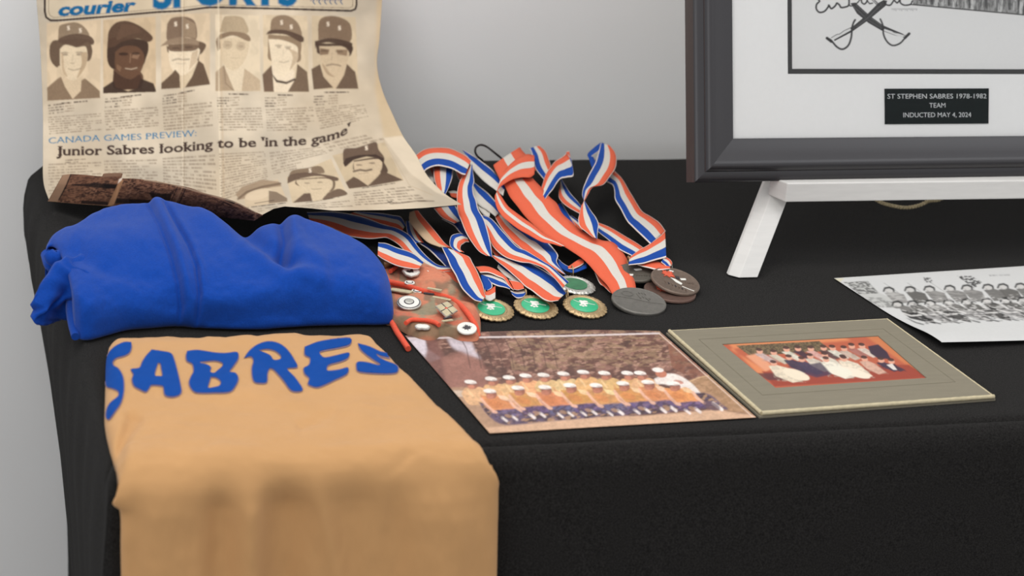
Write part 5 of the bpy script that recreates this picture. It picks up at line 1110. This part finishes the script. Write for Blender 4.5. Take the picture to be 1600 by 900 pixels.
# ================================================================== CAP WITH PINS
def cap():
    out = catmull([(596, 398), (612, 401), (634, 404), (652, 410), (680, 420), (700, 432), (712, 444), (728, 450), (742, 462), (749, 480), (752, 500), (750, 522), (742, 527), (720, 526), (702, 520), (690, 519), (680, 524), (664, 524), (648, 519), (628, 508), (612, 500), (600, 492), (590, 440), (596, 398)], 4)
    cx, cy = 672, 466
    hf = lambda x, y: .0075+.006*gline(x, y, [(610, 420), (650, 425), (700, 445)], 22)+.0045*gline(x, y, [(650, 470), (700, 480), (730, 490)], 24)-.004*gline(x, y, [(605, 446), (680, 462), (735, 470)], 7)+.003*gline(x, y, [(620, 500), (660, 503), (690, 508)], 8)+.0016*(fbm(x/18., y/9., 17)-.5)*2
    nr, n = 46, len(out)-1; o_ = out[:-1]; P = np.zeros((nr, n, 3)); pxy = np.zeros((nr, n, 2))
    for i in range(nr):
        k = i/(nr-1); q = np.array([cx, cy])*(1-k)+o_*k; e = np.clip((1-k)/.16, 0, 1); e = math.sqrt(max(0, 1-(1-e)**2))
        h = hf(q[:, 0], q[:, 1])*e+.0010; base = at(q[:, 0], q[:, 1], .0075); base[:, 2] = TZ+h+ (1-e)*0; P[i] = base; pxy[i] = q
    cv = Canvas(585, 395, 756, 530, 4, (190, 108, 82)); F = [(585, 395), (756, 395), (756, 530), (585, 530)]
    cv.noise(F, (196, 128, 98), .8, 16, 9, 1, .5, .2); cv.noise(F, (120, 102, 82), .8, 24, 14, 2, .66, .08); cv.noise(F, (146, 136, 112), .8, 15, 9, 6, .68, .06)
    cv.poly([(660, 484), (678, 478), (684, 496), (668, 500), (640, 492)], (136, 130, 106), .9, 1.5); cv.poly([(612, 412), (640, 402), (668, 412), (660, 424), (628, 434), (608, 440)], (134, 120, 96), .8, 3)
    cv.poly([(652, 404), (690, 418), (684, 424), (655, 420)], (168, 156, 130), .8, 2)
    cv.poly([(700, 428), (712, 436), (740, 462), (725, 464), (705, 452)], (92, 84, 70), .9, 2); cv.poly([(612, 500), (640, 500), (668, 512), (700, 512), (740, 522), (700, 526), (650, 522)], (118, 98, 74), .9, 2)
    cv.poly([(650, 424), (700, 428), (706, 446), (690, 452), (646, 444)], (206, 128, 98), .8, 3)
    for x, y in ((691, 441), (722, 491), (668, 426), (690, 436)): cv.ell(x, y, 1.4, 1.1, (60, 42, 36), .9)
    cv.soften(1)
    p = at(cx, cy, 0); t = thing('cap', 'faded salmon and grey cloth cap covered in pins with an orange-red cord', 'cap', (p[0], p[1], TZ))
    V = P.reshape(-1, 3); F_ = gridfaces(nr, n, closeu=True)
    o = link('cap_cloth', V, F_, MT['cap'], t, colors=cv.sample(pxy[..., 0], pxy[..., 1]).reshape(-1, 3))
    S = lambda x, y, e=.0: at(x, y, float(hf(np.float64(x), np.float64(y)))+.001+e)
    def cord(pts, r, name='cord'): 
        b = MB(); b.tube(catmull([S(x, y, e) for x, y, e in pts], 6), r, 10); return b.link(name, MT['cord'], t, smooth=True)
    cord([(598, 436, .002), (612, 441, .002), (630, 445, .002), (652, 452, .002), (676, 459, .002), (700, 465, .002), (715, 473, .002), (728, 486, .002), (738, 500, .001), (744, 512, -.001), (747, 526, -.006)], .0027)
    cord([(634, 505, .001), (642, 500, .001), (654, 500, .001), (668, 501, .001), (680, 504, .001), (686, 508, .001)], .0022)
    c2 = MB(); c2.tube(catmull([at(x, y, h) for x, y, h in ((606, 494, .006), (613, 505, .004), (620, 518, .0035), (628, 530, .0035), (638, 545, .0035))], 6), .0028, 10); c2.link('cord', MT['cord'], t, smooth=True)
    cord([(610, 424, .001), (618, 418, .001), (624, 411, .001)], .0022)
    def disc(name, x0, x1, yc, lay, tilt=10, sq=1.0, e=.003, rot=0):
        """flat badge: lay = [(scale, material, thickness)]"""
        h = float(hf(np.float64((x0+x1)/2), np.float64(yc)))+e; c, r, ax, xa, ya = disc_frame(x0, x1, yc, h, tilt, rot)
        pr = None; z = 0
        for k, (s_, m, th) in enumerate(lay):
            b = MB(); b.lathe([(0, z), (r*s_, z), (r*s_, z+th*.7), (r*s_*.96, z+th), (0, z+th)], c, ax, 32, xa, lambda a, q: math.sqrt(math.cos(a)**2+(sq*math.sin(a))**2))
            ob = b.link(name if k == 0 else 'badge_layer', MT[m], t if k == 0 else pr, smooth=True); pr = pr or ob; z += th
        return c+ax*z, r, ax, xa, ya, pr
    # round blue and white pin
    c, r, ax, xa, ya, pr = disc('round_pin', 620, 658, 474, [(1, 'silver', .0016), (.9, 'dark', .0003), (.82, 'wht', .0003), (.42, 'dark', .0003), (.34, 'silver', .0003)], 14); pr['label'] = 'round white and blue badge'
    # white maple leaf pin
    c, r, ax, xa, ya, pr = disc('round_pin', 714, 745, 514, [(1, 'silver', .0009), (.96, 'wht', .0006)], 16); pr['label'] = 'white badge with dark leaf'
    b = MB(); b.prism([c+xa*x*r+ya*y*r for x, y in leaf(0, 0, .55, .3)], ax*.0003); b.link('leaf', MT['dark'], pr)
    # shield pin
    h = float(hf(np.float64(641), np.float64(427)))+.004; c, r, ax, xa, ya = disc_frame(627, 656, 426, h, 16, 6)
    sh = [(-.95, -.05), (-.80, .45), (-.35, .85), (.35, .85), (.85, .60), (1.0, .1), (.8, -.45), (.1, -.95), (-.5, -.75)]
    b = MB(); b.prism([c+xa*x*r+ya*y*r for x, y in sh], ax*.0016); o = b.link('shield_pin', MT['silver'], t); o['label'] = 'white shield pin with a dark emblem'
    b = MB(); b.prism([c+ax*.0016+(xa*x+ya*y)*r*.88 for x, y in sh], ax*.0004); b.link('badge_layer', MT['wht'], o)
    b = MB(); b.prism([c+ax*.002+xa*x*r+ya*y*r for x, y in ((-.55, -.15), (-.3, .05), (-.15, .0), (0, .3), (.08, .55), (.2, .4), (.25, .1), (.3, -.2), (.05, -.25), (-.1, -.35), (-.35, -.3))], ax*.0003); b.link('emblem', MT['dark'], o)
    # diamond pin
    q = [(680, 480), (699, 472.5), (715, 487), (697, 497)]; W = [S(x, y, .004) for x, y in q]; nrm = np.cross(W[1]-W[0], W[3]-W[0]); nrm /= np.linalg.norm(nrm); nrm *= np.sign(nrm[2]); cc = sum(W)/4
    b = MB(); b.prism(W, nrm*.0012); o = b.link('diamond_pin', MT['silver'], t); o['label'] = 'cream diamond pin crossed by dark lines'
    b = MB(); b.prism([cc+(p_-cc)*.92+nrm*.0012 for p_ in W], nrm*.0003)
    o2 = b.link('badge_layer', MT['cream'], o)
    for i in (0, 1):
        A_ = (W[i]+W[(i+1) % 4])/2; B_ = (W[(i+2) % 4]+W[(i+3) % 4])/2; b = MB(); b.tube([A_+nrm*.0015, B_+nrm*.0015], .0005, 6); b.link('cross_line', MT['dark'], o)
    b = MB(); b.lathe([(0, 0), (.0024, 0), (.002, .0004), (0, .0006)], cc+nrm*.0015, nrm, 14); b.link('orange_dot', MT['red'], o)
    # bars and small pins
    def bar(name, x0, y0, x1, y1, wd, m, e=.003, lab=None):
        a, b_ = S(x0, y0, e), S(x1, y1, e); d = b_-a; d /= np.linalg.norm(d); s_ = np.cross([0, 0, 1.], d); s_ /= np.linalg.norm(s_); b = MB(); b.prism([a-s_*wd, b_-s_*wd, b_+s_*wd, a+s_*wd], (0, 0, .0014)); o = b.link(name, MT[m], t, bevel=.0003)
        if lab: o['label'] = lab
    bar('bar_pin', 610, 453, 643, 458, .0040, 'cream', lab='cream bar pin'); bar('bar_pin', 676, 465, 704, 470, .0018, 'cream'); bar('bar_pin', 662, 459, 678, 461, .0014, 'dark'); bar('bar_pin', 691, 503, 707, 501, .0014, 'cream'); bar('bar_pin', 693, 499, 706, 496, .0013, 'dark')
    bar('bar_pin', 668, 451, 690, 455, .0016, 'cream')
    for x0, x1, y in ((643, 660, 455), (632, 648, 442)): disc('small_pin', x0, x1, y, [(1, 'wht', .0008), (.7, 'dark', .0002), (.5, 'wht', .0002)], 8, .8)
    disc('oval_pin', 648, 672, 512, [(1, 'silver', .0014), (.8, 'wht', .0006)], 12, .5, .0015)
    disc('small_pin', 665, 670, 425, [(1, 'wht', .001)], 5, 1, .001)
    # brass clasp tucked beside the sweatshirt
    b = MB(); c = S(606, 409, .006); b.lathe([(0, -.006), (.0055, -.006), (.0062, -.003), (.0055, .0), (.0062, .003), (.005, .006), (0, .0062)], c, (1, .2, .25), 20); b.link('brass_clasp', MT['gold'], t, smooth=True)
cap()
# ================================================================== FRAMED PICTURE ON EASEL
def framed():
    LEAN = math.radians(17); p0 = at(1089, 285, .098); ex = at(1600, 277, .098)-p0; ex /= np.linalg.norm(ex)
    ey = np.array([0, math.sin(LEAN), math.cos(LEAN)]); nrm = np.cross(ex, ey); nrm /= np.linalg.norm(nrm)   # nrm points toward viewer
    if nrm[1] > 0: nrm = -nrm
    ey = np.cross(nrm, ex) if np.cross(nrm, ex)[2] > 0 else -np.cross(nrm, ex)
    W_, H_ = .80, .62
    t = thing('framed_picture', 'black framed team picture with crossed sabres artwork and plaque, leaning on a white easel', 'picture frame', p0+ex*W_/2)
    P = lambda x, y, d=0.: p0+ex*x+ey*y+nrm*d
    def uvp(px, py, d=0.):
        q = atP(px, py, p0+nrm*d, nrm)-p0-nrm*d; return q@ex, q@ey
    sx, sy = uvp(1144, 216, -.012); mw = (sx+sy)/2
    sx = mw; sy = mw
    # moulding profile: (distance from outer edge, depth); depth 0 = front-most lip
    prof = [(0, -.030), (0, -.0075), (.0012, -.0062), (mw*.10, -.0050), (mw*.20, -.0040), (mw*.235, -.0042), (mw*.245, -.0030), (mw*.29, -.0008), (mw*.35, .0006), (mw*.42, .0004), (mw*.50, -.0012), (mw*.60, -.0035), (mw*.78, -.0068), (mw*.95, -.0092), (mw, -.0102), (mw, -.020), (.004, -.030)]
    cor = [(0, 0), (W_, 0), (W_, H_), (0, H_)]; ins = [(1, 1), (-1, 1), (-1, -1), (1, -1)]
    for k in range(4):
        a, b_ = k, (k+1) % 4; V = []; N_ = len(prof)
        for c_, s_ in ((cor[a], ins[a]), (cor[b_], ins[b_])):
            for w_, d in prof: V.append(P(c_[0]+s_[0]*w_, c_[1]+s_[1]*w_, d))
        F = [(i, (i+1) % N_, N_+(i+1) % N_, N_+i) for i in range(N_)]+[tuple(range(N_)), tuple(range(2*N_-1, N_-1, -1))]
        b = MB(); b.add(V, F); o = b.link('frame_rail', MT['frame'], t, smooth=True)
        if k == 3 or k == 0: o.data.materials.append(MT['frameside']); 
        if k == 3:
            for f in o.data.polygons:
                if abs(Vector(f.normal).dot(Vector(ex))) > .9: f.material_index = 1
    rect = lambda x0, y0, x1, y1, d: [P(x0, y0, d), P(x1, y0, d), P(x1, y1, d), P(x0, y1, d)]
    b = MB(); b.prism(rect(.004, .004, W_-.004, H_-.004, -.029), nrm*.004); b.link('backing_board', MT['card'], t)
    # mat board with an opening
    ox, oy = uvp(1231, 115.5, -.0145); ix, iy = uvp(1238, 107.5, -.0155)
    m0 = mw-.004; V = []; od = -.0145
    o_ = [(m0, m0), (W_-m0, m0), (W_-m0, H_-m0), (m0, H_-m0)]; i_ = [(ox, oy), (W_-ox, oy), (W_-ox, H_-.07), (ox, H_-.07)]; i2 = [(ix, iy), (W_-ix, iy), (W_-ix, H_-.07-(ix-ox)), (ix, H_-.07-(ix-ox))]
    def ringb(A, B, d0, d1, name, m):
        V = [P(x, y, d0) for x, y in A]+[P(x, y, d0) for x, y in B]+[P(x, y, d1) for x, y in A]+[P(x, y, d1) for x, y in B]; F = []
        for k in range(4):
            n = (k+1) % 4; F += [(k, n, 4+n, 4+k), (8+k, 12+k, 12+n, 8+n), (4+k, 4+n, 12+n, 12+k), (k, 8+k, 8+n, n)]
        b = MB(); b.add(V, F); return b.link(name, m, t)
    ringb(o_, i_, od, od-.0015, 'mat_board', MT['matb']); i_b = [(x-s[0]*.003, y-s[1]*.003) for (x, y), s in zip(i_, ins)]
    ringb(i_b, i2, od-.0016, od-.0028, 'mat_inner_border', MT['matk'])
    # artwork
    cv = Canvas(1225, -460, 2160, 125, 3, (220, 220, 218)); K = (40, 40, 40)
    q = lambda x, y: (1240+x*.225, y*.225)
    def Lq(p, w, c=K, a=1., bl=.15): cv.line(([tuple(k) for k in catmull([q(*k) for k in p], 5)] if len(p) > 3 else [q(*k) for k in p]), w*1.25, c, a, bl)
    cv.poly([q(*p) for p in ((395, 22), (430, 18), (530, 110), (620, 175), (760, 235), (768, 262), (700, 245), (610, 212), (520, 160), (440, 95))], (52, 52, 52)); Lq([(400, 30), (520, 140), (620, 200)], .5, (120, 120, 120), .7); Lq([(425, 25), (535, 125), (625, 188)], .5, (130, 130, 130), .6)
    cv.poly([q(*p) for p in ((625, 0), (590, 20), (500, 110), (415, 180), (270, 262), (285, 285), (400, 225), (520, 140), (640, 40), (650, 5))], (56, 56, 56)); Lq([(610, 30), (520, 120), (440, 185)], .5, (120, 120, 120), .7)
    Lq([(560, 0), (600, 40)], 1.2); Lq([(545, 0), (580, 34)], 1.0)
    cv.poly([q(*p) for p in ((262, 262), (390, 192), (402, 208), (275, 278))], (212, 212, 210)); Lq([(262, 262), (300, 240), (320, 236), (350, 214), (392, 195)], .8); cv.poly([q(*p) for p in ((630, 200), (770, 246), (755, 262), (625, 214))], (212, 212, 210)); Lq([(632, 198), (680, 212), (700, 226), (740, 232), (775, 248)], .8)
    Lq([(235, 268), (260, 280), (300, 325), (340, 342), (380, 315), (400, 260), (405, 200), (415, 160), (427, 138)], 2.4); Lq([(232, 265), (262, 288)], 3.6)
    Lq([(804, 234), (775, 262), (740, 300), (690, 316), (650, 290), (625, 240), (620, 180), (610, 150), (602, 133)], 2.2); Lq([(802, 234), (775, 262)], 3.4)
    Lq([(165, -10), (180, 8), (160, 30), (158, 62), (180, 86), (215, 78), (240, 48), (245, 36), (262, 60), (290, 40), (300, 22), (318, 34), (330, 52), (362, 48), (382, 38), (385, 14), (384, -10)], 2.2, (36, 36, 36))
    Lq([(384, 30), (400, 42), (440, 22), (462, -4)], 1.6); Lq([(470, -6), (474, 18), (492, 28), (508, 12), (512, -6)], 2.0); Lq([(512, 6), (528, 26), (548, 22)], 1.6); Lq([(625, 6), (640, 30), (670, 36), (690, 12), (700, -6)], 2.0); Lq([(700, 4), (720, 20), (738, -2), (742, 20), (770, 36), (812, 30), (825, 8), (850, -4)], 2.0); Lq([(850, -6), (862, 18), (878, 36)], 1.4)
    for k, x in enumerate(range(680, 850, 13)): Lq([(x, 58), (x+5, 68+(k % 3)*4), (x+9, 60)], .7, (120, 120, 120), .6)
    # lower strip of a black-and-white photograph set at a slant
    cv.poly([q(830, -1500), q(3200, -1450), q(3200, 250), q(830, 34)], (150, 150, 148)); rng = random.Random(3)
    for k in range(128):
        x = 850+k*18+rng.uniform(-5, 5); c_ = rng.choice([(40, 40, 40), (90, 90, 90), (190, 190, 188), (66, 66, 66), (130, 130, 128)]); w_ = rng.uniform(8, 22); top_ = rng.uniform(-700, -20); ybt = 30+(x-830)*.093-rng.uniform(4, 30); sl_ = rng.uniform(-14, 14)
        cv.poly([q(x, top_), q(x+w_, top_), q(x+w_+sl_, ybt), q(x+sl_, ybt)], c_, .8, .8)
    for x in (985, 1110, 1240, 1430, 1575): cv.poly([q(x, -30), q(x+28, -30), q(x+14, 34+(x-830)*.093), q(x-12, 32+(x-830)*.093)], (196, 196, 194), .9, .5)
    cv.noise([q(830, -1500), q(3200, -1450), q(3200, 250), q(830, 34)], (50, 50, 50), .5, 2, 7, 4, .55, .12)
    cv.noise([q(830, -1500), q(3200, -1450), q(3200, -300), q(830, -400)], (84, 84, 84), .8, 26, 20, 8, .5, .2)
    cv.poly([q(830, 34), q(1700, 114), q(1700, 300), q(830, 200)], (220, 220, 218), .0); Lq([(812, 31), (3200, 250)], 1.5, (34, 34, 34)); cv.soften(1)
    n1, n2 = 620, 300; X = np.r_[np.linspace(ix-.004, ix+.36, 600), np.linspace(ix+.362, W_-ix+.004, 150)]; Y_ = np.r_[np.linspace(iy-.004, iy+.105, 300), np.linspace(iy+.108, H_-.066, 110)]; XX, YY = np.meshgrid(X, Y_); Pa = p0+XX[..., None]*ex+YY[..., None]*ey+nrm*(od-.0030); px, py = project(Pa)
    inr = (px < 2155) & (py > -455)
    o = grid('artwork', Pa, MT['art'], t, colors=np.where(inr[..., None], cv.sample(px, py), lin((220, 220, 218))))
    b = MB(); b.prism(rect(ix-.004, iy-.004, W_-ix+.004, H_-.06, od-.0045), nrm*.001); b.link('artwork_backing', MT['artb'], t)
    # plaque
    cs = [uvp(1384, 194, -.012), uvp(1545.5, 193, -.012), uvp(1546, 138, -.012), uvp(1383.5, 138.5, -.012)]
    b = MB(); b.prism([P(x, y, od+.0001) for x, y in cs], nrm*.0012); pl = b.link('plaque', MT['plaque'], t)
    x0, x1 = (cs[0][0]+cs[3][0])/2, (cs[1][0]+cs[2][0])/2; y0, y1 = cs[0][1], cs[3][1]; wd, ht = x1-x0, y1-y0
    for txt, fr, wf in (('ST STEPHEN SABRES 1978-1982', .72, .955), ('TEAM', .46, .155), ('INDUCTED MAY 4, 2024', .19, .655)):
        V, T, W0 = font_tris(txt, .0); sc = wd*wf/W0; capn = ht*.135/.70; yb = y0+ht*fr
        xm = (x0+x1)/2+(wd*.0 if txt == 'TEAM' else 0)
        pts = [P(xm-wd*wf/2+v[0]*sc, yb+v[1]*capn, od+.00145) for v in V]
        link('lettering', pts, [tuple(int(i) for i in f) for f in T], MT['engr'], pl, smooth=False)
    b = MB(); b.prism(rect(m0, m0, W_-m0, H_-m0, -.0120), nrm*.0008); b.link('glass_pane', MT['glass'], t)
    # ---------------------------------------------------------- easel
    ft = at(1165, 440, 0); te = thing('table_easel', 'white wooden tabletop easel holding up the framed picture', 'easel', (ft[0]+.22, ft[1]+.03, TZ))
    def beam(a, b_, w1, w2, side, name, m='easel', bev=.0015, w1b=None):
        a, b_ = np.array(a, float), np.array(b_, float); d = b_-a; d /= np.linalg.norm(d); s_ = np.array(side, float); s_ -= d*(s_@d); s_ /= np.linalg.norm(s_); n = np.cross(d, s_)
        q = MB(); q.prism([a-s_*w1-n*w2, a+s_*w1-n*w2, a+s_*w1+n*w2, a-s_*w1+n*w2], b_-a); return q.link(name, MT[m], te, bevel=bev)
    # left leg: foot px 1143..1186 at row 440, top leaves the ledge around px 1205..1232
    A0 = at(1165.5, 438, .0); A0[2] = TZ+.0015; A0[1] += .004
    topL = atY(1217, 296, 1.950)
    d = topL-A0; ext = A0+d*3.2
    def leg(base, d_, mir=1):
        q = MB(); q.prism([(base[0]+mir*x, base[1]+y, base[2]) for x, y in ((-.0150, .010), (-.0065, 0), (.0150, 0), (.0150, .016), (-.0150, .016))], d_); return q.link('leg', MT['easel'], te, bevel=.0008)
    leg(A0, d*3.2)
    Lx0 = atY(1206, 288, 1.915)[0]+.001; mid = Lx0+.44
    A1 = A0.copy(); A1[0] = 2*(Lx0+.26)-A0[0]; leg(A1, np.array([-d[0], d[1], d[2]])*3.2, -1)
    # ledge: top carries the frame, front face px rows 287..316
    zt = atY(1230, 284, 1.923)[2]; zb = atY(1232, 316, 1.923)[2]
    x0_, x1_ = atY(1229, 300, 1.923)[0], A1[0]-.01
    zt2 = min(zt, p0[2]-.0008)
    V = [(x0_, 1.923, zb), (x1_, 1.923, zb), (x1_, 1.923, zt2), (x0_, 1.923, zt2), (x0_-.010, 1.948, zb+.001), (x1_, 1.948, zb+.001), (x1_, 1.948, zt2), (x0_-.010, 1.948, zt2)]
    q = MB(); q.add(V, [(0, 1, 2, 3), (4, 7, 6, 5), (0, 3, 7, 4), (1, 5, 6, 2), (3, 2, 6, 7), (0, 4, 5, 1)]); q.link('ledge', MT['easel'], te, bevel=.0012)
    # rear prop leg and its bead chain
    pr0 = np.array([Lx0+.26, 2.29, TZ+.001]); pr1 = np.array([Lx0+.26, 2.115, TZ+.36]); beam(pr0, pr1, .012, .007, (1, 0, 0), 'prop_leg')
    cb = MB(); ch = catmull([atY(x, y, Yc) for x, y, Yc in ((1345, 296, 1.97), (1372, 314, 1.98), (1392, 321, 1.99), (1415, 324.5, 2.0), (1436, 321, 2.01), (1452, 314, 2.02), (1468, 312, 2.03), (1482, 300, 2.04))], 5)
    ch = resamp(ch, np.linspace(0, 1, 34))
    for i, p_ in enumerate(ch): cb.lathe([(0, -.0024), (.0018, -.0017), (.0024, 0), (.0018, .0017), (0, .0024)], p_, (0, 0, 1), 10)
    cb.tube(ch, .0006, 5); o = cb.link('bead_chain', MT['brass'], te, smooth=True)
framed()
# top batten of the easel behind the picture is hidden; nothing more stands on the table
